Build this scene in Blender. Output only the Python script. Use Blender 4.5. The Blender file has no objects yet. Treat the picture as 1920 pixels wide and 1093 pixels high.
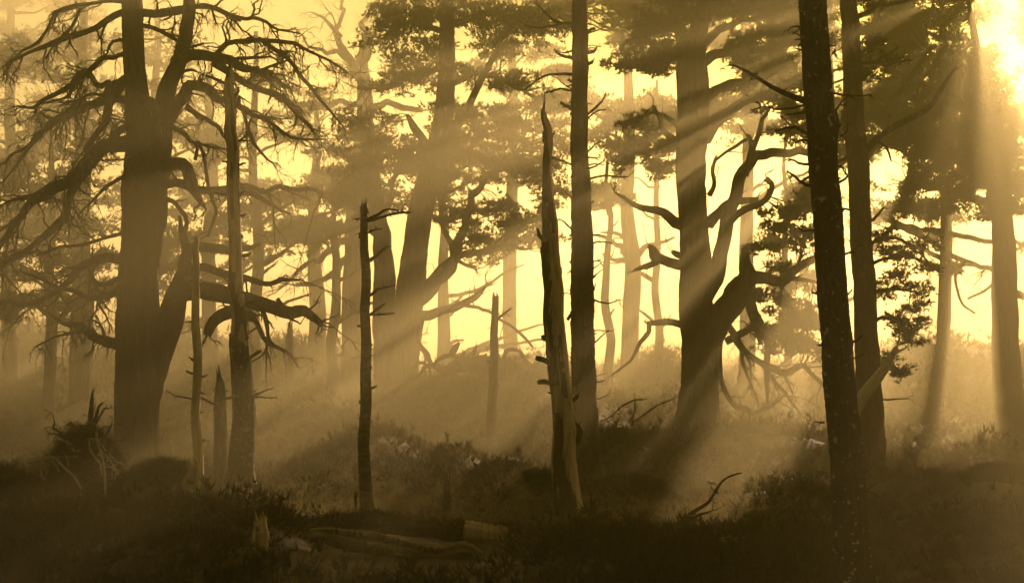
import bpy, math, random
import numpy as np

# ------------------------------------------------------------------ camera, sky, sun, exposure
scene = bpy.context.scene
FPX, IW, IH = 2400.0, 1920.0, 1093.0
PITCH = math.radians(4.85)
CAMZ = 1.7
cam_d = bpy.data.cameras.new('camera')
cam_d.sensor_width = 36.0
cam_d.lens = 36.0 * FPX / IW
cam_d.clip_start = 0.1
cam_d.clip_end = 3000
cam = bpy.data.objects.new('camera', cam_d)
scene.collection.objects.link(cam)
cam.location = (0, 0, CAMZ)
cam.rotation_euler = (math.radians(90) + PITCH, 0, 0)
scene.camera = cam

SUN_EL, SUN_AZ = math.radians(17.3), math.radians(20.4)      # azimuth to the right of +Y
world = bpy.data.worlds.new('World'); scene.world = world; world.use_nodes = True
wn = world.node_tree.nodes; wl = world.node_tree.links
bg = wn['Background']
sky = wn.new('ShaderNodeTexSky'); sky.sky_type = 'NISHITA'; sky.sun_disc = False
sky.sun_elevation = SUN_EL; sky.sun_rotation = SUN_AZ
sky.dust_density = 0.6; sky.air_density = 0.3; sky.ozone_density = 0.5
tint = wn.new('ShaderNodeMix'); tint.data_type = 'RGBA'; tint.blend_type = 'MULTIPLY'
tint.inputs[0].default_value = 1.0
tint.inputs[7].default_value = (1.0, 0.72, 0.12, 1)
wl.new(sky.outputs[0], tint.inputs[6]); wl.new(tint.outputs[2], bg.inputs[0])
bg.inputs[1].default_value = 0.05

sun_d = bpy.data.lights.new('sun', 'SUN'); sun_d.energy = 5.0; sun_d.angle = math.radians(0.5)
sun_d.color = (1.0, 0.705, 0.44)
sun = bpy.data.objects.new('sun', sun_d); scene.collection.objects.link(sun)
sun.rotation_euler = (math.radians(90) + SUN_EL * -1 + 0.0, 0, math.radians(180) - SUN_AZ)
from mathutils import Vector
_sd = Vector((math.sin(SUN_AZ) * math.cos(SUN_EL), math.cos(SUN_AZ) * math.cos(SUN_EL), math.sin(SUN_EL)))
sun.rotation_euler = _sd.to_track_quat('Z', 'Y').to_euler()

vs = scene.view_settings
vs.view_transform = 'Standard'; vs.look = 'None'; vs.gamma = 1.0; vs.use_curve_mapping = False
vs.exposure = 2.38
HAZE_DENSITY, HAZE_G = 0.019, 0.52
HAZE_COLOR = (1.0, 0.84, 0.44, 1)

cy = scene.cycles
cy.use_denoising = True
try:
    cy.denoiser = 'OPENIMAGEDENOISE'; cy.denoising_input_passes = 'RGB_ALBEDO_NORMAL'
except Exception: pass
cy.max_bounces = 6; cy.diffuse_bounces = 2; cy.glossy_bounces = 1; cy.transmission_bounces = 2
cy.volume_bounces = 0; cy.sample_clamp_indirect = 4.0
cy.use_adaptive_sampling = False

# ------------------------------------------------------------------ small maths helpers
SP, CP = math.sin(PITCH), math.cos(PITCH)
def P(px, py, D):
    X = (px - IW / 2); U = (IH / 2 - py)
    dy = FPX * CP - U * SP; dz = FPX * SP + U * CP
    k = D / dy
    return np.array([X * k, D, CAMZ + dz * k])

def _h(ix, iy, iz):
    n = (ix.astype(np.int64) * 374761393 + iy.astype(np.int64) * 668265263 + iz.astype(np.int64) * 2147483647 // 7) & 0xffffffff
    n = ((n ^ (n >> 13)) * 1274126177) & 0xffffffff
    n = (n ^ (n >> 16)) & 0xffffffff
    return n / 4294967295.0
def vnoise(x, y, z=0.0):
    x, y, z = np.broadcast_arrays(np.asarray(x, float), np.asarray(y, float), np.asarray(z, float))
    ix, iy, iz = np.floor(x), np.floor(y), np.floor(z)
    fx, fy, fz = x - ix, y - iy, z - iz
    fx = fx * fx * (3 - 2 * fx); fy = fy * fy * (3 - 2 * fy); fz = fz * fz * (3 - 2 * fz)
    r = 0
    for a in (0, 1):
        for b in (0, 1):
            for c in (0, 1):
                w = (fx if a else 1 - fx) * (fy if b else 1 - fy) * (fz if c else 1 - fz)
                r = r + w * _h(ix + a, iy + b, iz + c)
    return r * 2 - 1
def norm(v):
    return v / np.maximum(np.linalg.norm(v, axis=-1, keepdims=True), 1e-9)

# ------------------------------------------------------------------ terrain height
_ZD = np.array([-80, 0, 24, 32, 40, 50, 65, 90, 140, 400.])
_ZZ = np.array([0.2, 0, 0, .12, .55, 1.25, 2.3, 3.4, 4.0, 5.0])
_tt = np.linspace(-80, 400, 961)
_zs = np.interp(_tt, _ZD, _ZZ); _k = np.ones(13) / 13
_zs = np.convolve(np.pad(_zs, 6, mode='edge'), _k, 'valid')
BUMPS = [  # px, top py, D, half width px, half depth m
 (-20, 895, 16.5, 120, 1.8), (150, 950, 15.5, 130, 1.2), (340, 960, 15.5, 130, 1.2), (450, 950, 15.2, 80, 1.2), (300, 1000, 13, 200, 1.2), (40, 980, 12.5, 180, 1.2),
 (930, 678, 45, 190, 7), (700, 806, 27, 105, 3.5), (620, 866, 24, 75, 2.2), (600, 785, 36, 90, 4), (860, 845, 25, 70, 2.0),
 (965, 885, 20, 95, 2.0), (1175, 915, 20, 70, 1.6), (1170, 812, 32, 85, 3.5), (1420, 802, 31, 150, 3.5), (1300, 855, 27, 90, 2.5),
 (1230, 660, 60, 70, 7), (1800, 650, 60, 230, 11), (60, 622, 78, 330, 16), (540, 652, 60, 210, 9), (330, 640, 64, 160, 9), (1010, 690, 56, 120, 7),
 (1840, 850, 27, 70, 2.5), (1860, 890, 19.5, 130, 2.2), (1850, 985, 13.5, 150, 1.3), (1480, 915, 18, 120, 2.2), (1380, 1005, 13.5, 130, 1.5), (1120, 990, 14.5, 110, 1.4),
 (1000, 1040, 13.5, 130, 1.2), (1640, 890, 23, 60, 2), (700, 1075, 12.3, 160, 1.0)]
def zbase(y): return np.interp(y, _tt, _zs)
_B = []
for px, py, D, hw, hd in BUMPS:
    p = P(px, py, D)
    _B.append((p[0], D, p[2] - 0.05 - float(zbase(D)), hw * D / FPX, hd))
def gz(x, y):
    x = np.asarray(x, float); y = np.asarray(y, float)
    z = zbase(y)
    m = np.zeros(np.broadcast(x, y).shape)
    for bx, by, a, sx, sy in _B:
        m = np.maximum(m, a * np.exp(-((x - bx) / sx) ** 2 * 0.8 - ((y - by) / sy) ** 2 * 0.8))
    z = z + m
    amp = np.clip((np.abs(y) - 4) / 20, 0.2, 1)
    lg = np.clip(1.6 - np.maximum(np.abs(x + 1.3) / 1.5, np.abs(y - 15.6) / 1.7), 0, 1)
    amp = amp * (1 - .85 * lg); z = z - .12 * lg
    z = z + 0.16 * amp * vnoise(x * 0.45 + 3, y * 0.45) + 0.07 * amp * vnoise(x * 1.3, y * 1.3 + 7) + 0.03 * vnoise(x * 4, y * 4)
    return z

# ------------------------------------------------------------------ materials
def mat_base(name, rough=0.9, spec=0.2):
    m = bpy.data.materials.new(name); m.use_nodes = True
    nt = m.node_tree; b = nt.nodes['Principled BSDF']
    b.inputs['Roughness'].default_value = rough
    b.inputs['Specular IOR Level'].default_value = spec
    return m, nt, b
def noise_mat(name, cols, scale=(1, 1, 1), nscale=8, detail=8, bump=0.4, bdist=0.03, vor=None, rough=0.9, spots=None, trans=0.0, spec=0.2):
    m, nt, b = mat_base(name, rough, spec)
    N, L = nt.nodes, nt.links
    geo = N.new('ShaderNodeNewGeometry')
    mp = N.new('ShaderNodeMapping'); mp.inputs['Scale'].default_value = scale
    L.new(geo.outputs['Position'], mp.inputs[0])
    n1 = N.new('ShaderNodeTexNoise'); n1.inputs['Scale'].default_value = nscale; n1.inputs['Detail'].default_value = detail
    n1.inputs['Roughness'].default_value = 0.65
    L.new(mp.outputs[0], n1.inputs['Vector'])
    r = N.new('ShaderNodeValToRGB')
    els = r.color_ramp.elements
    while len(els) < len(cols): els.new(0.5)
    for i, (p, c) in enumerate(cols):
        els[i].position = p; els[i].color = (*c, 1)
    L.new(n1.outputs['Fac'], r.inputs[0])
    colout = r.outputs[0]; hgt = n1.outputs['Fac']
    if vor:
        v = N.new('ShaderNodeTexVoronoi'); v.feature = 'DISTANCE_TO_EDGE'; v.inputs['Scale'].default_value = vor
        ds = N.new('ShaderNodeMix'); ds.data_type = 'VECTOR'; ds.inputs[0].default_value = 0.12
        L.new(mp.outputs[0], ds.inputs[4]); L.new(n1.outputs['Color'], ds.inputs[5]); L.new(ds.outputs[1], v.inputs['Vector'])
        mr = N.new('ShaderNodeMapRange'); mr.inputs[1].default_value = 0.0; mr.inputs[2].default_value = 0.14
        mr.inputs[3].default_value = 0.25
        L.new(v.outputs['Distance'], mr.inputs[0])
        mm = N.new('ShaderNodeMix'); mm.data_type = 'RGBA'; mm.blend_type = 'MULTIPLY'; mm.inputs[0].default_value = 0.85
        L.new(colout, mm.inputs[6]); L.new(mr.outputs[0], mm.inputs[7]); colout = mm.outputs[2]
        ad = N.new('ShaderNodeMath'); ad.operation = 'ADD'; L.new(mr.outputs[0], ad.inputs[0]); L.new(n1.outputs['Fac'], ad.inputs[1]); hgt = ad.outputs[0]
    if spots:
        sc, th, c = spots
        n2 = N.new('ShaderNodeTexNoise'); n2.inputs['Scale'].default_value = sc; n2.inputs['Detail'].default_value = 3
        L.new(geo.outputs['Position'], n2.inputs['Vector'])
        mr2 = N.new('ShaderNodeMapRange'); mr2.inputs[1].default_value = th; mr2.inputs[2].default_value = th + 0.03
        L.new(n2.outputs['Fac'], mr2.inputs[0])
        m2 = N.new('ShaderNodeMix'); m2.data_type = 'RGBA'; L.new(mr2.outputs[0], m2.inputs[0])
        L.new(colout, m2.inputs[6]); m2.inputs[7].default_value = (*c, 1); colout = m2.outputs[2]
    L.new(colout, b.inputs['Base Color'])
    if bump:
        bp = N.new('ShaderNodeBump'); bp.inputs['Strength'].default_value = bump; bp.inputs['Distance'].default_value = bdist
        L.new(hgt, bp.inputs['Height']); L.new(bp.outputs[0], b.inputs['Normal'])
    if trans:
        tr = N.new('ShaderNodeBsdfTranslucent'); L.new(colout, tr.inputs[0])
        mx = N.new('ShaderNodeMixShader'); mx.inputs[0].default_value = trans
        L.new(b.outputs[0], mx.inputs[1]); L.new(tr.outputs[0], mx.inputs[2])
        L.new(mx.outputs[0], N['Material Output'].inputs['Surface'])
    return m
M = {}
M['bark'] = noise_mat('pine_bark', [(0.3, (.025, .016, .008)), (0.55, (.085, .055, .028)), (0.75, (.16, .11, .06))], (1, 1, .3), 9, bump=.8, bdist=.05, vor=9)
M['bark_far'] = noise_mat('old_pine_bark', [(0.3, (.035, .023, .012)), (0.6, (.10, .066, .036)), (0.8, (.17, .12, .07))], (1, 1, .18), 6, bump=.8, bdist=.08, vor=5)
M['bark_lichen'] = noise_mat('lichen_bark', [(0.3, (.02, .013, .006)), (0.55, (.065, .042, .02)), (0.75, (.13, .09, .045))], (1, 1, .4), 14, bump=.9, bdist=.03, vor=16,
                             spots=(17, .635, (.34, .31, .22)))
M['deadwood'] = noise_mat('bare_dead_wood', [(0.3, (.12, .09, .055)), (0.5, (.36, .29, .19)), (0.7, (.52, .44, .31))], (1, 1, .12), 16, bump=.5, bdist=.02)
M['logwood'] = noise_mat('weathered_log', [(0.3, (.05, .036, .02)), (0.5, (.13, .10, .06)), (0.72, (.34, .28, .19))], (.35, 2, 2), 9, bump=.9, bdist=.04)
M['dryroot'] = noise_mat('bleached_twig', [(0.3, (.28, .23, .16)), (0.7, (.5, .44, .34))], (1, 1, 1), 20, bump=.2, bdist=.01)
M['twig'] = noise_mat('twig_bark', [(0.3, (.035, .025, .014)), (0.7, (.11, .08, .045))], (1, 1, 1), 6, 3, bump=0)
M['needles'] = noise_mat('pine_needles', [(0.3, (.030, .036, .012)), (0.7, (.075, .085, .030))], (1, 1, 1), 1.3, 3, bump=0, rough=.6, trans=.25)
M['heather'] = noise_mat('heather_sprigs', [(0.3, (.018, .012, .004)), (0.5, (.038, .026, .009)), (0.68, (.085, .060, .020))], (1, 1, 1), 2.2, 5, bump=0, trans=.22)
M['heather_bush'] = noise_mat('heather_bush_sprigs', [(0.3, (.016, .011, .004)), (0.7, (.050, .036, .012))], (1, 1, 1), 3.0, 4, bump=0, trans=.2)
M['ground'] = noise_mat('peaty_ground', [(0.3, (.012, .008, .003)), (0.7, (.045, .030, .011))], (1, 1, 1), 1.5, 10, bump=.6, bdist=.1)
M['moss'] = noise_mat('moss', [(0.3, (.045, .046, .014)), (0.7, (.20, .19, .065))], (1, 1, 1), 6, 8, bump=.9, bdist=.05, trans=.1)
M['grass'] = noise_mat('dry_grass', [(0.3, (.16, .12, .05)), (0.7, (.34, .27, .13))], (1, 1, 1), 2, 3, bump=0, trans=.35)
M['fern'] = noise_mat('young_leaf', [(0.3, (.09, .11, .02)), (0.7, (.22, .25, .06))], (1, 1, 1), 6, 3, bump=0, trans=.35)

# ------------------------------------------------------------------ object helpers
def link(o): scene.collection.objects.link(o); return o
def tag(o, label=None, cat=None, group=None, kind=None):
    if label: o['label'] = label
    if cat: o['category'] = cat
    if group: o['group'] = group
    if kind: o['kind'] = kind
    return o
class MB:
    def __init__(s): s.V = []; s.F3 = []; s.F4 = []; s.n = 0
    def add(s, V, F):
        V = np.asarray(V, float).reshape(-1, 3); F = np.asarray(F, np.int64)
        if len(F):
            (s.F4 if F.shape[1] == 4 else s.F3).append(F + s.n)
        s.V.append(V); s.n += len(V); return s
    def build(s, name, mat, parent=None, loc=(0, 0, 0), smooth=True):
        V = np.concatenate(s.V) if s.V else np.zeros((0, 3))
        base = np.array(parent.location if parent is not None else loc, float)
        if parent is not None:
            q = parent.parent
            while q is not None: base = base + np.array(q.location); q = q.parent
        V = V - base
        f3 = np.concatenate(s.F3) if s.F3 else np.zeros((0, 3), np.int64)
        f4 = np.concatenate(s.F4) if s.F4 else np.zeros((0, 4), np.int64)
        me = bpy.data.meshes.new(name)
        me.vertices.add(len(V)); me.vertices.foreach_set('co', V.astype(np.float32).ravel())
        nl = f3.size + f4.size
        me.loops.add(nl); me.loops.foreach_set('vertex_index', np.concatenate([f3.ravel(), f4.ravel()]).astype(np.int32))
        me.polygons.add(len(f3) + len(f4))
        st = np.concatenate([np.arange(len(f3)) * 3, f3.size + np.arange(len(f4)) * 4]).astype(np.int32)
        me.polygons.foreach_set('loop_start', st)
        if smooth: me.polygons.foreach_set('use_smooth', np.ones(len(f3) + len(f4), bool))
        me.update(calc_edges=True); me.materials.append(mat)
        o = bpy.data.objects.new(name, me); link(o)
        if parent is not None: o.parent = parent
        else: o.location = loc
        return o
def thing(name, loc, label, cat, group=None):
    o = bpy.data.objects.new(name, None); link(o); o.location = [float(c) for c in loc]; o.empty_display_size = .2
    return tag(o, label, cat, group)

def tubes(Pt, R, sides, Rmul=None):
    """Pt (N,K,3), R (N,K) -> verts, quads"""
    N, K, _ = Pt.shape
    T = norm(np.gradient(Pt, axis=1))
    mt = np.abs(norm(Pt[:, -1] - Pt[:, 0])); ax = np.argmin(mt + np.array([0.02, 0, 0.01]), axis=1)
    ref = np.eye(3)[ax][:, None, :]
    A = norm(np.cross(T, ref)); B = np.cross(T, A)
    th = np.arange(sides) * 2 * math.pi / sides
    rr = R[:, :, None]
    if Rmul is not None: rr = rr * Rmul
    else: rr = np.repeat(rr, sides, 2)
    V = Pt[:, :, None, :] + rr[..., None] * (np.cos(th)[None, None, :, None] * A[:, :, None, :] + np.sin(th)[None, None, :, None] * B[:, :, None, :])
    idx = np.arange(N * K * sides).reshape(N, K, sides)
    a = idx[:, :-1, :]; b = np.roll(a, -1, axis=2); c = np.roll(idx[:, 1:, :], -1, axis=2); d = idx[:, 1:, :]
    return V.reshape(-1, 3), np.stack([a, b, c, d], -1).reshape(-1, 4)

def parse(s):
    return [tuple(float(v) for v in t.split(',')) for t in s.split()]
def catmull(C, n):
    C = np.asarray(C, float); m = len(C)
    if m == 2: C = np.vstack([C[0], (C[0] + C[1]) / 2, C[1]]); m = 3
    E = np.vstack([2 * C[0] - C[1], C, 2 * C[-1] - C[-2]])
    t = np.linspace(0, m - 1 - 1e-6, n); i = t.astype(int); f = (t - i)[:, None]
    p0, p1, p2, p3 = E[i], E[i + 1], E[i + 2], E[i + 3]
    return 0.5 * (2 * p1 + (p2 - p0) * f + (2 * p0 - 5 * p1 + 4 * p2 - p3) * f ** 2 + (3 * p1 - p0 - 3 * p2 + p3) * f ** 3)
def path(spec, D, slope=0.0, d0=0.0, step=0.2, gn=0.35, rng=None):
    pts = parse(spec) if isinstance(spec, str) else spec
    W3 = []; L = 0
    for i, q in enumerate(pts):
        if i: L += math.hypot(q[0] - pts[i - 1][0], q[1] - pts[i - 1][1]) * D / FPX
        dd = D + d0 + slope * L
        w = P(q[0], q[1], dd)
        W3.append([*w, q[2] / 2 * dd / FPX])
    W3 = np.array(W3)
    n = max(5, int(L / step))
    C = catmull(W3, n)
    pt, r = C[:, :3], np.maximum(C[:, 3], 0.004)
    if gn and rng is not None:
        k = np.arange(n) * step * 1.6; s = rng.uniform(0, 99)
        nk = max(3, int(L / .34)); kn = np.linspace(0, n - 1, nk) + rng.uniform(-.3, .3, nk) * (n / nk)
        off = np.stack([np.interp(np.arange(n), kn, rng.uniform(-1, 1, nk)) for c in range(3)], 1)
        fade = np.clip(np.arange(n) / 3, 0, 1)[:, None]
        pt = pt + off * fade * (gn * np.minimum(r[:, None] + 0.05, .11))
    return pt, r
def trunk_mesh(pt, r, sides=16, rough=.06, fine=.0, jag=0.0, rng=None, freq=2.0, lobes=0.08, flare=False, furrow=0.0):
    K = len(pt)
    th = np.arange(sides) * 2 * math.pi / sides
    s = rng.uniform(0, 50)
    L = np.concatenate([[0], np.cumsum(np.linalg.norm(np.diff(pt, axis=0), axis=1))])
    cx, sx = np.cos(th)[None, :], np.sin(th)[None, :]
    lz = L[:, None]
    mul = 1 + (min(.32, r[0] * 1.1) * np.exp(-lz / .55) * vnoise(cx * 2.2 + s, sx * 2.2 + s, 3.0) if flare else 0) + rough * vnoise(cx * freq + s, sx * freq + s, lz * freq * .6) + lobes * vnoise(cx * 1.1 + s, sx * 1.1, lz * .35)
    if furrow: mul = mul - furrow * (1 - np.abs(vnoise(cx * 7 + s, sx * 7 + s, lz * .8 + .3 * np.sin(lz * 3)))) ** 3
    if fine: mul = mul + fine * vnoise(cx * 5 + s, sx * 5 + s, lz * 9) + fine * .8 * rng.uniform(-1, 1, (K, sides))
    V, F = tubes(pt[None], r[None], sides, mul[None])
    V = V.reshape(K, sides, 3)
    if jag:
        T = norm(pt[-1] - pt[-2])
        j = rng.uniform(0, 1, sides) ** 2 * jag
        V[-1] += T * j[:, None]
    V = V.reshape(-1, 3); V[:, 2] = np.minimum(V[:, 2], 20.9 + .001 * V[:, 0])
    c = pt[-1] - (norm(pt[-1] - pt[-2]) * min(jag, r[-1]) * .5)
    V = np.vstack([V, c]); ci = len(V) - 1
    last = np.arange((K - 1) * sides, K * sides)
    T3 = np.stack([last, np.roll(last, -1), np.full(sides, ci)], 1)
    return V, F, T3

def grow(O, Dn, L, R, K, wig, droop, rng, taper=.85):
    N = len(O); Pt = np.zeros((N, K, 3)); Pt[:, 0] = O; d = norm(Dn.copy())
    for k in range(1, K):
        d = d + rng.normal(0, wig, (N, 3)); d[:, 2] -= droop / K * 2
        d = norm(d); Pt[:, k] = Pt[:, k - 1] + d * (L / (K - 1))[:, None]
    return Pt, R[:, None] * (1 - taper * np.linspace(0, 1, K))[None]
def spawn(Pt, Rr, L, per, fac, spread, rng, tmin=.2, bias=None):
    N, K, _ = Pt.shape
    par = np.repeat(np.arange(N), per); t = rng.uniform(tmin, 1.0, len(par)) * (K - 1) * .999
    i = t.astype(int); f = (t - i)[:, None]
    O = Pt[par, i] * (1 - f) + Pt[par, i + 1] * f
    T = norm(Pt[par, i + 1] - Pt[par, i])
    Dn = T + rng.normal(0, spread, (len(par), 3))
    if bias is not None: Dn = Dn + np.array(bias)
    Lc = L[par] * fac * rng.uniform(.5, 1.2, len(par)) * (1 - .45 * t / K)
    Rc = Rr[par, i] * rng.uniform(.45, .75, len(par))
    return O, norm(Dn), Lc, Rc
def limb_twigs(mb, pt, r, rng, dens=2.5, Lr=(.4, 1.3), droop=.5, wig=.22, spread=.6, levels=3, tmin=.12, per=(4, 3), rmax=.035, bias=(0, 0, -.15), out=None):
    n = len(pt); seg = np.linalg.norm(np.diff(pt, axis=0), axis=1).sum()
    N = max(2, int(seg * dens))
    t = rng.uniform(tmin, 1, N) * (n - 1) * .999; t[0] = (n - 1) * .999; i = t.astype(int); f = (t - i)[:, None]
    O = pt[i] * (1 - f) + pt[i + 1] * f
    T = norm(pt[i + 1] - pt[i])
    Dn = norm(T * .9 + rng.normal(0, spread, (N, 3)) + np.array(bias))
    L = rng.uniform(*Lr, N); R = np.minimum(r[i] * .6, rmax) * rng.uniform(.5, 1, N); R = np.maximum(R, .008)
    A, RA = grow(O, Dn, L, R, 9, wig, droop * rng.uniform(-.5, 1.7, N), rng); mb.add(*tubes(A, RA, 5))
    ends = [A[:, -1]]
    if levels > 1:
        O, Dn, L2, R2 = spawn(A, RA, L, per[0], .55, .55, rng, bias=bias)
        B, RB = grow(O, Dn, L2, np.maximum(R2, .006), 6, wig * 1.3, droop, rng); mb.add(*tubes(B, RB, 4)); ends.append(B[:, -1])
        if levels > 2:
            O, Dn, L3, R3 = spawn(B, RB, L2, per[1], .5, .6, rng)
            C, RC = grow(O, Dn, np.maximum(L3, .06), np.maximum(R3, .005), 4, wig * 1.5, droop * .6, rng); mb.add(*tubes(C, RC, 3)); ends.append(C[:, -1])
    return ends

def blades(C, A, S, M_, rng, spread=.8, w=.09):
    """tufts of pointed blades at C along axes A with length S"""
    N = len(C); C = np.repeat(C, M_, 0); A = np.repeat(A, M_, 0); S = np.repeat(S, M_)
    d = norm(A + rng.normal(0, spread, (N * M_, 3)))
    s = norm(np.cross(d, rng.normal(0, 1, (N * M_, 3)))) * (S * w)[:, None]
    ln = (S * rng.uniform(.6, 1.1, N * M_))[:, None]
    a = C - s + d * ln * .1; b = C + s + d * ln * .1; t = C + d * ln
    V = np.stack([a, b, t], 1).reshape(-1, 3)
    return V, np.arange(N * M_ * 3).reshape(-1, 3)

SXY, SZY = math.tan(SUN_AZ), math.tan(SUN_EL) / math.cos(SUN_AZ)
GAPS = []      # open lanes through the canopy along the sun's direction: lit spot (px, py, depth), radius in metres
for px, py, D, r in [(720, 915, 21.5, 1.6), (640, 840, 31, 2.0), (920, 780, 34, 2.8), (1345, 870, 24, .9), (1215, 690, 46, 3.2), (600, 720, 45, 4.6), (900, 700, 46, 2.4), (250, 700, 42, 2.4), (120, 350, 40, 2.0), (740, 640, 40, 1.6), (1765, 720, 50, 1.7), (1895, 790, 42, 1.1),
                     (1490, 740, 40, 1.1), (1290, 300, 38.3, .5), (1400, 190, 40, .45), (1290, 390, 38.3, .35), (1060, 690, 44, 1.6), (1350, 975, 17, .8), (305, 850, 18.2, .6), (1868, 620, 44, 1.5), (1890, 500, 44, 1.1), (1720, 880, 26, .7), (380, 700, 45, 1.6)]:
    w = P(px, py, D); GAPS.append((w[0] - (D - 30) * SXY, w[2] - (D - 30) * SZY, r, D))
CL = []
def open_lane(C):
    u = C[:, 0] - (C[:, 1] - 30) * SXY; v = C[:, 2] - (C[:, 1] - 30) * SZY
    m = np.zeros(len(C), bool)
    for gu, gv, gr, D in GAPS: m |= ((u - gu) ** 2 + (v - gv) ** 2 < gr * gr) & (C[:, 1] > D + 1)
    f = vnoise(u * .55 + 3.1, v * .45 + 8.2) + .35 * vnoise(u * 1.7, v * 1.2)
    m |= (v < 3.6) & (f > .45) & (C[:, 1] > 47) & (u > -9)
    return ~m & (C[:, 2] < 20.6)
def foliage(leaf, tw, pads, D, sk, skr, rng, cs=.42, tuft=.18, per=26, dens=1.0, blades_n=6, thick=.7, bw=.10):
    """needle clumps in pads (px,py,rx,ry[,dD]); every clump hangs on a twig from the nearest limb"""
    CC = []
    for q in pads:
        px, py, rx, ry = q[:4]; dd = q[4] if len(q) > 4 else rng.uniform(-.5, .5) * rx * D / FPX
        c = P(px, py, D + dd); k = D / FPX
        rx, ry = rx * k, ry * k; rz = max(rx * thick, .4)
        n = max(4, int(dens * 2.3 * (rx * ry * rz) ** (2 / 3) * 4.2 / cs))
        u = norm(rng.normal(0, 1, (n, 3))) * (rng.uniform(0, 1, n) ** (1 / 2.3) * np.where(rng.uniform(0, 1, n) < .15, 1.35, 1))[:, None]
        CC.append(c + u * np.array([rx, rz, ry]) * (1 + .25 * rng.normal(0, 1, (n, 1)) * .6))
    CC = np.concatenate(CC); CC = CC[open_lane(CC)]; n = len(CC)
    CL.append(np.stack([CC[:, 0] - (CC[:, 1] - 30) * SXY, CC[:, 2] - (CC[:, 1] - 30) * SZY, np.full(n, cs), CC[:, 1]], 1))
    # twigs to the nearest skeleton point
    d = ((CC[:, None, :] - sk[None]) ** 2).sum(-1) + 0.0
    j = d.argmin(1)
    # start somewhat inwards
    O = sk[j]; K = 5; t = np.linspace(0, 1, K)[None, :, None]
    mid = (O + CC) / 2 + rng.normal(0, .12, (n, 3)) * np.linalg.norm(CC - O, axis=1, keepdims=True) + np.array([0, 0, .05])
    Pt = (1 - t) ** 2 * O[:, None] + 2 * t * (1 - t) * mid[:, None] + t ** 2 * CC[:, None]
    Pt[:, 1:-1] += rng.normal(0, .035, (n, K - 2, 3))
    ln = np.linalg.norm(CC - O, axis=1)
    R0 = np.minimum(skr[j] * .7, .010 + .010 * ln)
    tw.add(*tubes(Pt, R0[:, None] * np.linspace(1, .35, K)[None], 3))
    # side twiglets
    O2, D2, L2, R2 = spawn(Pt, R0[:, None] * np.linspace(1, .35, K)[None], np.minimum(ln, 1.2), 1, .4, .6, rng, tmin=.45)
    A, RA = grow(O2, D2, np.maximum(L2, .15), np.maximum(R2, .006), 4, .25, -.1, rng); tw.add(*tubes(A, RA, 3))
    # needle tufts
    r = cs * rng.uniform(.6, 1.25, n)
    q = norm(rng.normal(0, 1, (n * per, 3))) * (rng.uniform(0, 1, n * per) ** .5)[:, None]
    rr = np.repeat(r, per)[:, None]
    q[:, 2] = q[:, 2] * .42 + .1
    C = np.repeat(CC, per, 0) + q * rr
    E = A[:, -1]; C = np.concatenate([C, np.repeat(E, 3, 0) + rng.normal(0, .05, (len(E) * 3, 3))])
    q = np.concatenate([q, rng.normal(0, .5, (len(E) * 3, 3))])
    ax = norm(q * np.array([1, 1, .5]) + np.array([0, 0, .55]))
    kk = open_lane(C); C, ax = C[kk], ax[kk]
    leaf.add(*blades(C, ax, tuft * rng.uniform(.7, 1.3, len(C)), blades_n, rng, spread=.7, w=bw))

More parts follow.
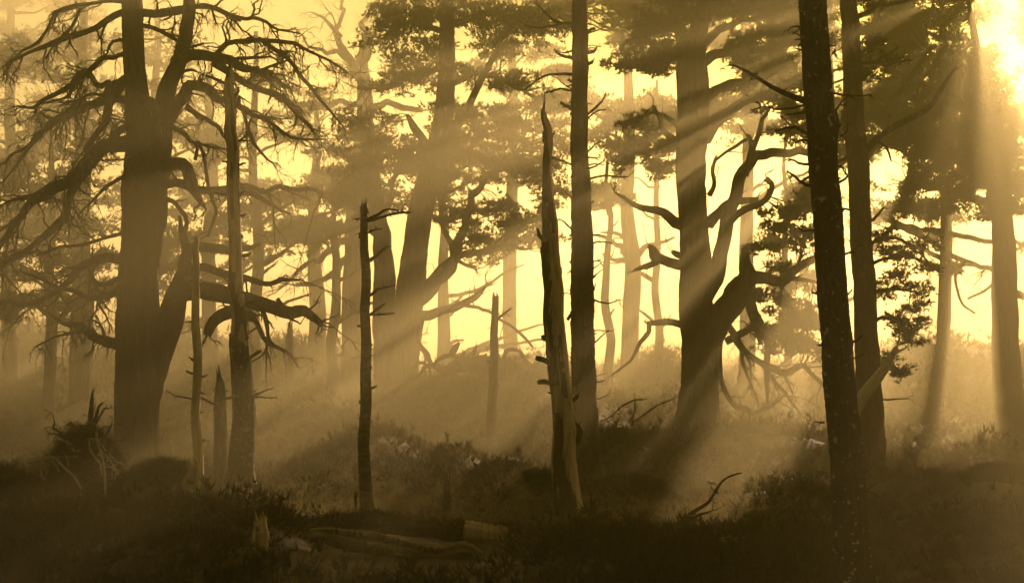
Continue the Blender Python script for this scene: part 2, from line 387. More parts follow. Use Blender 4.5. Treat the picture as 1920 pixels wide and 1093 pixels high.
# ------------------------------------------------------------------ tree builder
def ground_at(px, py, D):
    p = P(px, py, D); return np.array([p[0], D, float(gz(p[0], D))])
def build_tree(label, D, trunks, limbs=(), pads=(), group=None, name='pine_tree', cat='pine tree', mat='bark_far', twigmat='twig', seed=1, dead=True,
               tw=None, fol=None, step=.2, sides=18, rough=.07, fine=0, stubs=(), limbmat=None, gn=.5, lslope=.45, limb_gn=.85, furrow=0.0):
    rng = np.random.default_rng(seed)
    t0 = parse(trunks[0])
    b = ground_at(t0[0][0], t0[0][1], D)
    root = thing(name, b, label, cat, group)
    sk, skr = [], []
    for i, ts in enumerate(trunks):
        pts = parse(ts)
        if i == 0:
            g = P(pts[0][0], pts[0][1], D)
            pt, r = path(pts, D, step=step, gn=gn * .3, rng=rng)
            # root it below the ground, flaring
            zb = b[2] - .35
            if pt[0, 2] > zb:
                nn = max(2, int((pt[0, 2] - zb) / step)); k = np.linspace(0, 1, nn, endpoint=False)[:, None]
                lo = np.array([b[0], D, zb]); pt = np.vstack([lo * (1 - k) + pt[0] * k, pt]); r = np.concatenate([np.full(nn, r[0]), r])
            zz = pt[:, 2] - b[2]
            r = r * (1 + .35 * np.exp(-np.clip(zz, 0, None) / .35))
        else:
            pt, r = path(pts, D, slope=rng.uniform(-.12, .12), step=step, gn=gn, rng=rng)
        mb = MB(); V, F, T3 = trunk_mesh(pt, r, sides, rough, fine, rng=rng, flare=i == 0, furrow=furrow); mb.add(V, F); mb.F3.append(T3)
        mb.build('trunk' if i == 0 else 'stem', M[mat], root)
        sk.append(pt); skr.append(r)
    for i, lm in enumerate(limbs):
        opts = {}
        if isinstance(lm, str) and min(q[1] for q in parse(lm)) < -90: continue
        if isinstance(lm, tuple): lm, opts = lm
        sl = opts.get('slope', rng.uniform(-lslope, lslope))
        pt, r = path(lm, D, slope=sl, d0=opts.get('d0', 0), step=.11, gn=opts.get('gn', limb_gn), rng=rng)
        mb = MB(); V, F, T3 = trunk_mesh(pt, r, 8 if r.max() < .08 else 12, .24, .05, rng=rng, freq=3.5, lobes=.2); mb.add(V, F); mb.F3.append(T3)
        lo = mb.build('limb', M[limbmat or mat], root)
        sk.append(pt); skr.append(r)
        kw = dict(tw or {}); kw.update(opts.get('tw', {}))
        if kw.get('dens', 1) > 0 and (tw is not None or 'tw' in opts):
            m2 = MB(); limb_twigs(m2, pt, r, rng, **kw)
            if r.max() > .06 and len(pt) > 22 and kw.get('rmax', .03) > .02: limb_twigs(m2, pt, r, rng, dens=.75, Lr=(.9, 2.3), droop=kw.get('droop', 0) * .7, wig=.2, spread=.45, per=(7, 4), rmax=.085, bias=kw.get('bias', (0, 0, -.1)))
            tag(m2.build('twigs', M[twigmat], lo), kind='stuff')
    for s in stubs:
        build_stub(root, s, D, rng, M['twig'] if mat != 'deadwood' else M['twig'])
    if len(pads):
        lf, tws = MB(), MB()
        SK = np.concatenate(sk); SR = np.concatenate(skr)
        foliage(lf, tws, pads, D, SK, SR, rng, **(fol or {}))
        tag(tws.build('twigs', M['twig'], root), kind='stuff')
        tag(lf.build('crown', M['needles'], root, smooth=False), kind='stuff')
    return root, rng
def build_stub(root, spec, D, rng, mat, twl=0):
    """one short broken branch: pixel polyline, knotty, with a few side nubs"""
    pt, r = path(spec, D, slope=rng.uniform(-.6, .6), step=.04, gn=.5, rng=rng)
    V, F, T3 = trunk_mesh(pt, r, 7, .3, .12, rng=rng, freq=3); mb = MB(); mb.add(V, F); mb.F3.append(T3)
    L = np.linalg.norm(pt[-1] - pt[0])
    n = int(2 + L * 9)
    t = (rng.uniform(.25, 1, n) * (len(pt) - 1.01)).astype(int)
    Dn = norm(pt[-1] - pt[0])[None] * .6 + rng.normal(0, .6, (n, 3))
    A, RA = grow(pt[t], Dn, rng.uniform(.04, .14, n) * min(2, .6 + L), np.maximum(r[t] * .45, .004), 4, .3, 0, rng); mb.add(*tubes(A, RA, 4))
    return mb.build('branch_stub', mat, root)
def auto_stubs(root, pt, r, n, D, rng, Lr=(.06, .3), mat=None, t0=.1, t1=1.0):
    for k in range(n):
        t = int(rng.uniform(t0, t1) * (len(pt) - 2)); side = rng.choice([-1, 1]); az = rng.uniform(-.9, .9)
        d = norm(np.array([side * math.cos(az), math.sin(az), rng.uniform(-.25, .7)]))
        L = rng.uniform(*Lr); rr = rng.uniform(.008, .02) * (1 + L)
        O = pt[t] + d * r[t] * .7
        A, RA = grow(O[None], d[None], np.array([L + r[t] * .3]), np.array([rr]), 7, .18, rng.uniform(-.2, .3), rng, taper=.6)
        mb = MB(); V, F, T3 = trunk_mesh(A[0], RA[0], 6, .3, .1, rng=rng); mb.add(V, F); mb.F3.append(T3)
        m = 2 + int(L * 8); O2, D2, L2, R2 = spawn(A, RA, np.array([L]), m, .35, .7, rng)
        B, RB = grow(O2, D2, np.maximum(L2, .03), np.maximum(R2, .004), 4, .3, 0, rng); mb.add(*tubes(B, RB, 4))
        mb.build('branch_stub', mat or M['twig'], root)

# ------------------------------------------------------------------ the setting: ground, haze
def grid_ground():
    ys = np.concatenate([np.linspace(-60, 6, 20, endpoint=False), 6 * np.exp(np.linspace(0, math.log(400 / 6.), 420))])
    us = np.linspace(-1, 1, 340); us = np.sign(us) * np.abs(us) ** 1.25
    half = np.where(ys < 6, 60, 0) + np.maximum(np.abs(ys) * .62, 6) + np.clip(ys - 60, 0, None) * .8
    X = us[None, :] * np.maximum(half, 6)[:, None]; Y = np.repeat(ys[:, None], len(us), 1)
    # carry the outermost columns far to the sides
    X[:, 0] = -260; X[:, -1] = 260
    Z = gz(X, Y)
    V = np.stack([X, Y, Z], -1).reshape(-1, 3)
    n, m = X.shape; idx = np.arange(n * m).reshape(n, m)
    F = np.stack([idx[:-1, :-1], idx[:-1, 1:], idx[1:, 1:], idx[1:, :-1]], -1).reshape(-1, 4)
    o = MB().add(V, F).build('ground', M['ground']); tag(o, kind='structure')
grid_ground()

def box(name, x0, x1, y0, y1, z0, z1):
    V = [(x, y, z) for x in (x0, x1) for y in (y0, y1) for z in (z0, z1)]
    F = [(0, 1, 3, 2), (4, 6, 7, 5), (0, 4, 5, 1), (2, 3, 7, 6), (0, 2, 6, 4), (1, 5, 7, 3)]
    me = bpy.data.meshes.new(name); me.from_pydata(V, [], F); me.update()
    return link(bpy.data.objects.new(name, me))
hz = box('haze', -265, 265, -65, 405, -3.0, 21.5); tag(hz, kind='stuff')
hm = bpy.data.materials.new('morning_haze'); hm.use_nodes = True
hn = hm.node_tree.nodes; hn.clear(); ho = hn.new('ShaderNodeOutputMaterial'); hv = hn.new('ShaderNodeVolumePrincipled')
hv.inputs['Color'].default_value = HAZE_COLOR; hv.inputs['Density'].default_value = HAZE_DENSITY; hv.inputs['Anisotropy'].default_value = HAZE_G
hm.node_tree.links.new(hv.outputs[0], ho.inputs['Volume']); hz.data.materials.append(hm)

# ------------------------------------------------------------------ big dead pine on the left
L1 = """230,24,18 200,40,17 160,60,15 110,78,14 60,92,9 30,108,6 0,125,4
228,4,9 190,8,9 140,10,9 110,22,9 95,50,7 60,85,6 35,100,5 8,140,3
150,16,9 138,45,8 128,62,7 100,92,6
240,76,9 215,78,8 203,92,7 198,104,5
245,100,14 205,104,13 190,118,14 160,140,14 130,160,13 95,185,12 60,200,8 30,205,4
245,160,16 205,155,15 185,180,14 140,200,12 110,222,12 80,245,10 60,270,9 20,290,6 0,305,5
245,186,20 200,190,18 150,203,14 110,215,10 75,245,9 40,300,7 0,345,4
205,152,10 180,158,14 165,135,12 140,150,9 120,178,7 70,196,5
240,268,40 190,280,36 160,310,34 120,350,24 80,370,20 45,400,17 20,440,15 -10,480,12
175,300,26 145,340,24 125,375,20 110,410,18 80,445,14 40,475,11 0,510,8
165,310,14 130,330,11 90,352,9 40,372,7 -10,395,5
232,435,11 200,447,9 165,460,8 120,464,8 80,472,8 40,482,6 0,488,4
228,488,22 190,490,21 160,500,18 130,530,15 95,562,13 60,572,12 20,568,10 -20,575,8
230,530,16 212,552,16 190,558,14 150,548,12 110,540,10 70,522,7 30,508,4
168,505,10 180,530,12 205,535,11 228,525,10
240,662,26 205,645,24 172,624,20 140,610,15 112,602,9 90,585,5
165,620,11 135,625,8 100,632,6 60,648,4
200,640,8 190,612,6 172,600,5 150,603,3
233,330,10 205,345,8 185,360,8 165,380,6 150,410,4""".split('\n')
R1 = """325,118,28 370,112,26 420,116,22 470,124,16 498,140,12 535,162,6
398,109,13 420,90,12 442,78,12 491,73,12 547,76,10 579,93,8 616,112,6 653,134,3
352,14,13 410,20,12 454,34,11 485,38,9 516,53,7 560,65,3
262,24,22 300,26,20 340,22,18 356,18,16
262,48,12 300,58,11 330,70,9 350,84,8 380,80,5
484,72,11 516,93,10 538,115,9 560,137,9 591,168,8 610,199,6 641,236,3
318,225,30 335,195,30 352,172,28 383,165,26 417,187,20 454,202,14 498,224,10 529,249,8 560,258,6 607,258,3
400,116,22 430,140,18 467,160,16 516,177,14 544,199,10 575,230,7 585,252,4
312,236,14 345,250,11 361,261,9 389,274,7 420,277,3
440,180,9 455,220,8 473,267,7 498,295,5 516,311,3
300,343,22 352,347,20 398,353,18 454,350,16 504,356,12 554,352,10 591,359,9 602,385,5
305,312,28 325,303,28 342,308,26 355,337,24 370,368,16 386,393,5
398,356,16 420,362,15 467,368,14 498,381,11 547,397,4
310,372,10 335,388,8 352,415,9 345,450,9 352,478,8
350,470,24 376,458,22 420,474,20 455,462,14 491,455,5
345,512,22 376,502,21 420,515,18 467,527,14 513,527,11 560,520,4
330,552,44 360,546,42 389,546,40 454,558,33 516,574,28 560,584,24 590,598,15 602,606,9
478,596,20 450,588,26 423,595,27 398,611,25 388,632,18
455,592,12 480,600,11 497,630,10 530,655,8 545,672,5 558,690,3
520,560,10 545,590,7 562,606,3
365,300,8 380,280,8 395,360,8 405,400,8 392,440,6
350,200,13 380,215,11 408,240,8 430,262,6 470,268,3
310,150,12 330,140,10 350,130,9 368,136,5""".split('\n')
deadtw = dict(dens=6.8, Lr=(.25, 1.4), droop=.6, wig=.33, spread=.65, per=(6, 3), rmax=.045)
def thin(sp, f=.8): return ' '.join('%g,%g,%g' % (a, b, c * f) for a, b, c in parse(sp))
L1 = [thin(q) for q in L1]; R1 = [thin(q, .85) for q in R1]
lim = [(s, dict(tw=deadtw)) for s in L1 + R1[:10]] + [(s, dict(tw=dict(dens=3.2, Lr=(.2, .8), per=(4, 3)))) for s in R1[10:]]
lim += [(s, dict(slope=sl, tw=deadtw)) for s, sl in (
    ("250,140,22 225,170,18 200,215,14 170,260,10 150,330,6", -1.0), ("262,180,22 290,210,16 300,260,12 320,310,6", -1.2),
    ("255,230,20 235,240,16 215,262,12 190,300,8", -.9), ("262,215,16 268,300,12 262,352,9 270,400,4", -1.1))]
veteran, _ = build_tree('huge dead pine at the left, forked trunk, drooping bare branches', 31,
    ["254,880,82 256,800,80 259,700,84 259,620,78 258,540,74 262,460,70 262,380,70 264,300,60 262,230,50 256,150,44 249,80,42 247,0,42 245,-120,32 244,-240,18",
     "264,800,40 280,710,50 300,645,54 316,600,52 333,552,40 342,515,32 347,480,23 345,445,15 337,405,5",
     "278,480,44 292,400,44 296,330,42 302,260,40 308,200,36 318,150,32 338,105,30 352,60,26 352,0,22 348,-80,12"],
    limbs=lim, tw=deadtw, seed=11, mat='bark_far', cat='dead pine', name='dead_pine_tree', step=.09, sides=64, rough=.09, fine=.02, furrow=.09)

# ------------------------------------------------------------------ twin-stemmed living pine in the middle
livetw = dict(dens=1.4, Lr=(.3, .9), droop=-.1, wig=.25, spread=.6, per=(3, 2), rmax=.03, bias=(0, 0, .1))
build_tree('broad living pine in the middle with two stems and a dense crown', 44,
    ["742,775,74 752,700,62 758,640,60 766,570,56 778,480,50 790,390,46 812,310,42 830,230,38 838,140,34 838,40,30 838,-80,24 836,-200,12",
     "728,745,50 722,650,46 720,560,44 718,480,38 712,420,34 703,350,28 695,290,20 690,240,10"],
    limbs=["772,570,26 815,535,24 845,500,20 858,455,18 875,405,16 895,355,13 925,315,10 965,285,6",
           "785,560,24 812,522,20 850,482,16 900,470,12 950,462,9 990,468,5",
           "778,597,20 820,583,17 860,574,14 892,556,11 912,542,6",
           "868,572,7 900,575,6 930,592,5 970,620,5 1000,650,3",
           "815,300,22 855,235,18 890,185,14 915,130,12 940,80,8 970,40,5",
           "800,275,16 790,262,15 776,240,14 763,212,7",
           "836,130,12 800,138,12 760,150,10 720,165,7 680,170,4",
           "836,60,12 800,50,10 760,50,8 730,60,5",
           "838,50,14 880,35,12 930,30,10 990,45,7",
           "838,160,12 890,140,12 940,150,9 1000,180,6 1040,190,4",
           "822,270,14 870,280,12 920,250,10 980,240,8 1030,250,5",
           "720,470,14 700,430,12 670,390,10 640,370,6", "712,420,12 735,360,10 745,300,7",
           "805,330,12 780,300,10 760,270,6", "850,480,12 835,430,10 832,380,8 850,330,6",
           ("792,600,9 785,640,8 800,670,6 790,700,4", dict(tw=dict(dens=4, droop=.6, Lr=(.3, .9))))],
    pads=[(690, 255, 62, 45), (680, 310, 66, 50), (725, 330, 50, 60), (655, 365, 48, 36), (700, 385, 60, 35), (660, 225, 30, 18),
          (745, 60, 62, 42), (785, 20, 70, 30), (730, 25, 40, 30), (820, 95, 60, 34), (880, 20, 90, 30), (960, 35, 80, 34), (1020, 60, 50, 34), (930, 90, 70, 20),
          (790, 150, 60, 24), (730, 165, 40, 18), (760, 120, 50, 18), (870, 145, 50, 18), (960, 150, 60, 20), (1030, 190, 50, 22),
          (850, 225, 60, 34), (920, 235, 70, 36), (990, 240, 70, 40), (1040, 270, 46, 40), (900, 290, 80, 40), (970, 310, 70, 36), (820, 300, 70, 40), (770, 290, 50, 40),
          (840, 350, 50, 30), (1040, 360, 44, 40), (860, 410, 44, 34), (930, 400, 60, 26), (980, 430, 60, 36), (1030, 470, 44, 36), (900, 450, 50, 22), (950, 490, 60, 26), (880, 500, 36, 14),
          (835, 560, 40, 18), (870, 592, 44, 12), (930, 545, 40, 22), (800, 555, 26, 22), (985, 590, 50, 36), (1000, 640, 40, 30), (960, 650, 36, 20), (1010, 550, 44, 30)],
    tw=livetw, seed=22, sides=48, step=.12, fine=.02, furrow=.08, fol=dict(cs=.40, per=20, dens=1.75, bw=.115))

# ------------------------------------------------------------------ old pine right of the centre
ddr = dict(dens=3.5, Lr=(.3, 1.1), droop=.7, wig=.28, spread=.6, per=(4, 2), rmax=.03)
build_tree('massive old pine right of the centre, sprawling limbs, tangle of hanging dead branches', 39,
    ["1308,815,84 1310,740,72 1311,680,68 1309,620,70 1303,560,62 1303,480,58 1299,400,54 1296,320,58 1299,230,62 1300,160,62 1296,110,56 1312,50,36 1322,0,30 1328,-90,22 1330,-180,10",
     "1292,140,34 1278,80,28 1265,20,22 1255,-60,12",
     "1316,650,52 1345,600,50 1378,560,46 1396,525,36 1397,490,20 1400,452,6",
     "1318,560,36 1342,512,32 1356,470,28 1362,425,27 1372,380,26 1390,330,22 1412,300,20 1450,288,18 1500,286,15 1550,292,10"],
    limbs=["1318,262,30 1342,228,25 1375,205,20 1410,185,16 1450,168,12 1490,160,7",
           "1315,190,24 1350,168,20 1400,148,15 1450,135,11 1500,140,6",
           "1315,118,22 1360,100,18 1420,96,14 1470,86,10 1510,75,6",
           "1312,90,16 1345,60,16 1390,38,12 1450,30,10 1500,28,7",
           "1292,125,20 1250,98,18 1215,82,14 1180,80,9 1160,95,5",
           "1290,290,14 1262,262,12 1240,240,9 1226,200,5", "1285,260,14 1262,225,10 1210,215,7 1170,225,4",
           "1290,430,22 1252,402,16 1215,388,13 1180,380,9 1155,360,4",
           ("1285,497,22 1250,492,20 1232,483,22 1222,470,22 1212,460,8", dict(gn=1.5)), "1232,490,14 1210,502,11 1190,506,6", "1290,486,12 1268,478,12 1258,474,7",
           "1290,612,15 1250,606,13 1222,606,10 1208,604,7", "1218,606,9 1212,635,8 1185,672,7 1150,702,3",
           "1360,420,16 1390,400,14 1420,385,12 1450,350,10 1440,330,12",
           "1330,420,22 1350,400,18 1380,380,14 1420,372,10", "1330,365,10 1340,345,9 1336,320,8 1345,290,5",
           "1398,330,12 1410,285,11 1404,262,8 1396,255,4", "1410,290,10 1425,240,9 1440,200,6", "1400,262,7 1370,275,6 1340,300,4",
           "1395,518,28 1425,523,24 1460,528,20 1485,508,17 1515,490,14 1550,482,8", "1470,524,12 1500,528,10 1540,538,6",
           ("1400,540,22 1408,575,20 1425,605,18 1440,640,13 1438,700,11 1436,760,5", dict(tw=ddr)),
           ("1360,640,14 1395,622,12 1420,616,10 1435,640,7", dict(tw=ddr)), ("1375,590,14 1365,610,12 1385,642,14 1407,667,13 1444,685,12 1476,695,12 1507,688,10 1544,722,7", dict(tw=ddr, slope=-.3)),
           ("1345,650,14 1342,680,12 1350,710,10 1367,738,10 1382,763,10 1407,773,9 1432,763,8 1466,741,4", dict(tw=ddr, slope=-.5)),
           ("1390,650,8 1400,690,7 1412,730,5 1425,770,3", dict(tw=ddr)), ("1430,680,9 1450,715,7 1480,745,6 1503,775,3", dict(tw=ddr)),
           ("1355,620,9 1348,650,7 1352,700,5", dict(tw=ddr)), ("1440,685,8 1470,700,7 1490,740,4", dict(tw=ddr))],
    pads=[(1235, 45, 60, 30), (1190, 70, 40, 24), (1290, 20, 56, 34), (1350, 15, 60, 26), (1230, 125, 60, 22), (1250, 95, 40, 22), (1180, 120, 50, 22), (1420, 12, 60, 22),
          (1240, 275, 60, 18), (1210, 240, 50, 18), (1250, 320, 44, 22), (1200, 300, 50, 16), (1470, 70, 50, 22), (1480, 160, 50, 34), (1460, 120, 40, 20), (1490, 210, 40, 30),
          (1430, 560, 26, 18), (1470, 575, 34, 34), (1500, 610, 44, 40), (1470, 640, 50, 26), (1510, 660, 46, 30), (1440, 620, 26, 20), (1530, 590, 30, 40), (1460, 505, 30, 14),
          (1440, 60, 50, 26), (1400, 75, 40, 20), (1390, 120, 40, 18), (1440, 190, 44, 20), (1480, 20, 50, 26), (1340, -40, 90, 30), (1430, -50, 80, 30), (1250, -40, 80, 30), (1490, 250, 40, 22), (1380, 170, 34, 12),
          (1500, 400, 46, 20), (1470, 430, 40, 16), (1440, 470, 36, 12), (1510, 450, 30, 20)],
    tw=livetw, seed=33, sides=56, step=.1, fine=.02, furrow=.09, fol=dict(cs=.36, per=22, dens=1.5, bw=.14), gn=.8)

# ------------------------------------------------------------------ slim pine beside the front trunk on the right
build_tree('straight pine just right of the dark front trunk, fans of needles on its right side', 24.5,
    ["1638,915,46 1634,820,46 1630,740,46 1625,640,44 1621,540,42 1613,420,40 1607,300,39 1600,180,37 1595,80,34 1590,0,32 1582,-150,27 1575,-300,16"],
    limbs=[("1625,282,15 1650,258,13 1690,232,13 1730,208,11 1762,176,9 1780,148,7 1797,124,3", dict(gn=.35, slope=.1)), "1640,262,6 1660,280,5 1672,300,3",
           "1600,34,11 1640,16,10 1680,6,8 1720,-8,6", "1617,420,8 1640,410,6 1662,388,3", "1610,250,8 1580,300,7 1540,292,5",
           "1628,500,8 1660,485,8 1700,480,6 1740,500,4", "1628,550,8 1670,545,7 1720,548,3", "1630,615,8 1655,600,7 1690,610,5 1720,625,3",
           "1632,700,7 1655,690,6 1690,700,3", "1622,470,9 1650,450,8 1690,452,6 1720,470,4", "1636,745,5 1670,752,4 1705,750,2",
           "1606,120,8 1640,110,7 1680,90,4", "1585,560,6 1560,520,5 1550,500,4"],
    pads=[(1660, 470, 34, 20), (1700, 478, 38, 22), (1735, 500, 24, 20), (1690, 515, 40, 20), (1725, 545, 30, 16), (1665, 555, 30, 18), (1700, 580, 40, 18), (1690, 620, 40, 18), (1725, 610, 22, 16),
          (1672, 600, 26, 12), (1700, 640, 30, 12), (1655, 450, 26, 10), (1690, 698, 24, 12), (1665, 690, 18, 12), (1720, 465, 20, 12),
          (1640, 90, 36, 22), (1665, 120, 24, 16), (1625, 140, 18, 20), (1560, 70, 30, 20), (1640, 10, 40, 14), (1590, 220, 14, 30),
          (1610, -90, 60, 60, 1), (1560, -150, 80, 50, -1), (1660, -160, 80, 50, 1), (1600, -240, 70, 50, 0)],
    tw=dict(dens=2, Lr=(.1, .4), droop=0, per=(2, 2), rmax=.012), seed=44, mat='bark', step=.08, sides=24, rough=.06, fine=.03, fol=dict(cs=.22, per=26, dens=1.15, tuft=.11))

# ------------------------------------------------------------------ dense crowned pine at the right
build_tree('dense crowned pine at the right edge with sunlit lower trunk rising from the hill', 48,
    ["1886,675,50 1885,600,46 1884,500,44 1881,430,40 1872,330,32 1858,220,26 1842,140,20 1826,60,14 1815,0,8"],
    limbs=["1884,512,9 1850,500,9 1810,490,9 1770,468,10 1720,440,11 1680,420,12 1640,400,6", "1882,452,9 1830,450,9 1780,440,10 1720,428,10 1660,430,5",
           "1884,500,7 1900,540,6 1920,560,4", "1884,505,6 1850,540,5 1820,560,4", "1878,400,16 1820,370,14 1760,350,11 1700,340,8", "1872,310,18 1810,290,15 1740,270,12 1680,270,8",
           "1868,240,16 1820,200,14 1760,170,11 1710,150,8", "1862,180,14 1800,130,12 1740,90,8", "1880,390,12 1910,370,9 1940,350,6", "1870,260,12 1910,230,9 1940,210,6",
           "1810,490,7 1790,520,6 1800,560,5 1830,585,3", "1680,418,10 1660,440,9 1645,460,7", "1740,440,6 1730,480,5 1760,510,3"],
    pads=[(1760, 120, 66, 40), (1700, 140, 60, 40), (1800, 160, 60, 40), (1730, 200, 80, 50), (1680, 220, 50, 46), (1800, 230, 70, 50), (1860, 220, 60, 44), (1740, 280, 80, 50), (1690, 300, 56, 46),
          (1810, 300, 70, 46), (1870, 300, 44, 40), (1720, 350, 80, 40), (1660, 350, 40, 40), (1790, 365, 76, 34), (1850, 360, 56, 34), (1905, 340, 34, 40), (1680, 395, 44, 20), (1740, 400, 50, 16), (1900, 400, 40, 26),
          (1840, 140, 44, 30), (1650, 290, 40, 40), (1650, 180, 30, 40), (1895, 470, 30, 24), (1910, 440, 26, 26), (1820, 525, 30, 16), (1850, 530, 24, 12), (1790, 510, 24, 12), (1908, 570, 18, 30), (1780, 470, 34, 10),
          (1700, 95, 40, 20), (1640, 110, 30, 30), (1780, 75, 30, 18),
          (1870, 400, 44, 26, -1), (1880, 340, 40, 30, -1), (1862, 260, 44, 40, -1), (1850, 180, 44, 36, -1), (1830, 110, 40, 26, -1), (1760, 40, 60, 22), (1700, 40, 60, 22), (1650, 60, 40, 22),
          (1720, -20, 70, 30), (1790, 0, 40, 20), (1790, -60, 60, 30), (1830, -70, 40, 20), (1700, -80, 90, 34), (1880, -60, 50, 24), (1640, -30, 60, 30)],
    tw=livetw, seed=55, fol=dict(cs=.46, per=26, dens=2.5, tuft=.18, bw=.14, blades_n=5))

# ------------------------------------------------------------------ hazy background pines
def auto_tree(label, seed, px, D, base_py, top_py, wpx, crown, group='hazy pines in the background', fol=None, lean=0, forks=1, low=True):
    """crown: (x0,x1,y0,y1,n,rx,ry) boxes in which the pads are strewn"""
    rng = np.random.default_rng(seed)
    h = base_py - top_py; tr = ' '.join('%f,%f,%f' % (px + lean * k + (rng.uniform(-6, 6) if 0 < k < 1 else 0), base_py - h * k, wpx * (1 - .7 * k ** 1.4)) for k in np.linspace(0, 1, 8))
    limbs, pads = [], []
    for (x0, x1, y0, y1, n, rx, ry) in crown:
        for k in range(n):
            x, y = rng.uniform(x0, x1), rng.uniform(y0, y1)
            pads.append((x, y, rx * rng.uniform(.6, 1.3), ry * rng.uniform(.6, 1.3)))
            if k % 2 == 0:
                ty = min(y + rng.uniform(.1, .6) * abs(x - px) + 10, base_py - 20); f = (base_py - ty) / h
                f = min(max(f, 0), .97); tx = px + lean * f; w = wpx * (1 - .7 * f ** 1.4) * .45
                mx, my = (tx + x) / 2, (ty * .45 + y * .55) + rng.uniform(-14, 14)
                limbs.append('%f,%f,%f %f,%f,%f %f,%f,%f' % (tx, base_py - h * f, w, mx, my, w * .6, x, y, w * .25))
    f_ = dict(cs=.62, per=34, dens=1.0, tuft=.22, blades_n=4, bw=.15); f_.update(fol or {})
    return build_tree(label, D, [tr], limbs=limbs, pads=pads, seed=seed, group=group, sides=10, step=.5, fol=f_, lslope=.3)

auto_tree('pale straight trunk and crown behind the drooping branches of the big dead pine', 101, 152, 46, 640, -40, 40,
          [(10, 300, 60, 330, 12, 55, 16), (0, 120, 300, 480, 8, 46, 14), (30, 110, 520, 590, 4, 26, 10)])
auto_tree('faint pine in the haze at the far left edge', 102, 20, 58, 660, -120, 30, [(-120, 150, -60, 460, 44, 60, 20)])
auto_tree('faint pine showing between the big dead pine and the thin snag beside it', 103, 395, 56, 690, 120, 30, [(300, 560, 180, 300, 9, 55, 14), (300, 600, 330, 500, 14, 50, 12)])
auto_tree('pale pine trunk with lit crown left of the thin bark snag', 104, 592, 58, 700, 200, 32, [(480, 700, 330, 470, 14, 46, 12), (540, 680, 170, 260, 8, 50, 16)])
build_tree('pale old pine with a bare curling top behind the middle pine', 53,
    ["662,690,46 662,600,44 664,500,40 668,400,38 676,300,34 684,220,32 682,150,28 676,105,22"],
    limbs=["682,150,20 650,105,15 635,60,10 640,20,7 648,-20,4", "680,120,18 690,70,13 676,40,9 700,10,7 705,-30,4", "672,110,14 700,80,10 740,60,7",
           "655,110,12 620,95,9 590,90,6 565,70,3", "640,70,8 610,45,6 585,30,3", "684,200,14 640,190,10 600,200,6", "684,215,16 730,195,12 790,205,8",
           "668,440,16 620,470,12 570,500,9 530,540,5", "665,480,14 610,520,10 560,535,6", "690,80,8 720,30,6 715,-20,3",
           "664,620,10 640,600,8 625,600,6 612,608,3"],
    pads=[(605, 180, 34, 24), (640, 140, 20, 14), (640, 210, 30, 14), (560, 500, 40, 12), (600, 480, 40, 10), (540, 540, 40, 9), (600, 540, 40, 9), (520, 470, 30, 8), (570, 440, 50, 8), (640, 560, 30, 10)],
    tw=dict(dens=3, Lr=(.4, 1.2), droop=0, wig=.35, per=(3, 2), rmax=.03), seed=66, cat='pine tree', sides=12, step=.4, fol=dict(cs=.5, per=20, tuft=.22), limb_gn=1.6)
auto_tree('hazy pine filling the gap right of the tall straight trunk', 105, 1180, 56, 700, -20, 34, [(1040, 1280, 150, 300, 9, 56, 22), (1100, 1270, 330, 450, 7, 44, 20), (1080, 1200, 470, 600, 6, 34, 18), (1000, 1300, -40, 140, 14, 52, 22)], fol=dict(dens=1.6))
auto_tree('slim pine low in the sunlit gap beside the tall straight trunk', 106, 1140, 50, 690, 300, 18, [(1110, 1170, 330, 640, 16, 28, 11)], fol=dict(cs=.42, tuft=.2))
auto_tree('bright backlit pine behind the massive old pine', 107, 1400, 58, 700, -60, 30, [(1330, 1560, 180, 480, 12, 48, 24), (1280, 1560, -40, 140, 14, 54, 24)], fol=dict(dens=1.6))
auto_tree('backlit pine between the dark front trunk and the slim pine', 108, 1560, 54, 700, -50, 26, [(1430, 1650, 330, 560, 9, 36, 20), (1400, 1700, -50, 300, 18, 52, 26), (1580, 1660, 60, 220, 6, 44, 30)], fol=dict(dens=2.0))
auto_tree('far pine whose crown closes the sky above the glowing hill', 109, 1770, 57, 700, -60, 26, [(1600, 1880, -60, 60, 14, 46, 14), (1620, 1800, 400, 470, 7, 36, 10)])
auto_tree('pine half out of the picture at the top right corner', 110, 1990, 52, 690, -140, 40, [(1895, 2080, 60, 330, 14, 50, 22), (1960, 2150, -150, 80, 10, 60, 24), (1905, 1990, -20, 220, 12, 30, 14), (1890, 2000, 400, 560, 8, 34, 16)])
auto_tree('thin misty pine with small tufts in the bright gap left of the massive old pine', 117, 1232, 57, 700, 150, 16, [(1115, 1290, 180, 610, 20, 28, 9)], fol=dict(cs=.45, per=16))
auto_tree('thin misty pine with small tufts right of the massive old pine', 118, 1475, 57, 700, 250, 16, [(1370, 1560, 320, 620, 18, 28, 9)], fol=dict(cs=.45, per=16))
auto_tree('faint pine filling the view right of the forked dead pine', 112, 480, 51, 690, 60, 26, [(400, 640, 150, 330, 10, 50, 16), (400, 640, 360, 620, 20, 52, 14)])
auto_tree('faint pine directly behind the trunk of the forked dead pine', 113, 290, 54, 680, -20, 28, [(170, 420, 60, 330, 12, 54, 17), (170, 420, 340, 620, 18, 48, 14)])
auto_tree('low hazy pine behind the drooping branches at the left edge', 114, 95, 44, 650, 240, 22, [(-20, 230, 330, 610, 18, 46, 14)])
auto_tree('hazy pine behind the lower limbs of the middle pine', 115, 830, 54, 700, 200, 24, [(740, 1050, 250, 470, 12, 48, 16), (740, 1060, 440, 650, 14, 42, 12)])
auto_tree('hazy pine behind the slender dead trunk', 116, 625, 50, 690, 330, 22, [(560, 760, 360, 640, 16, 44, 12)])
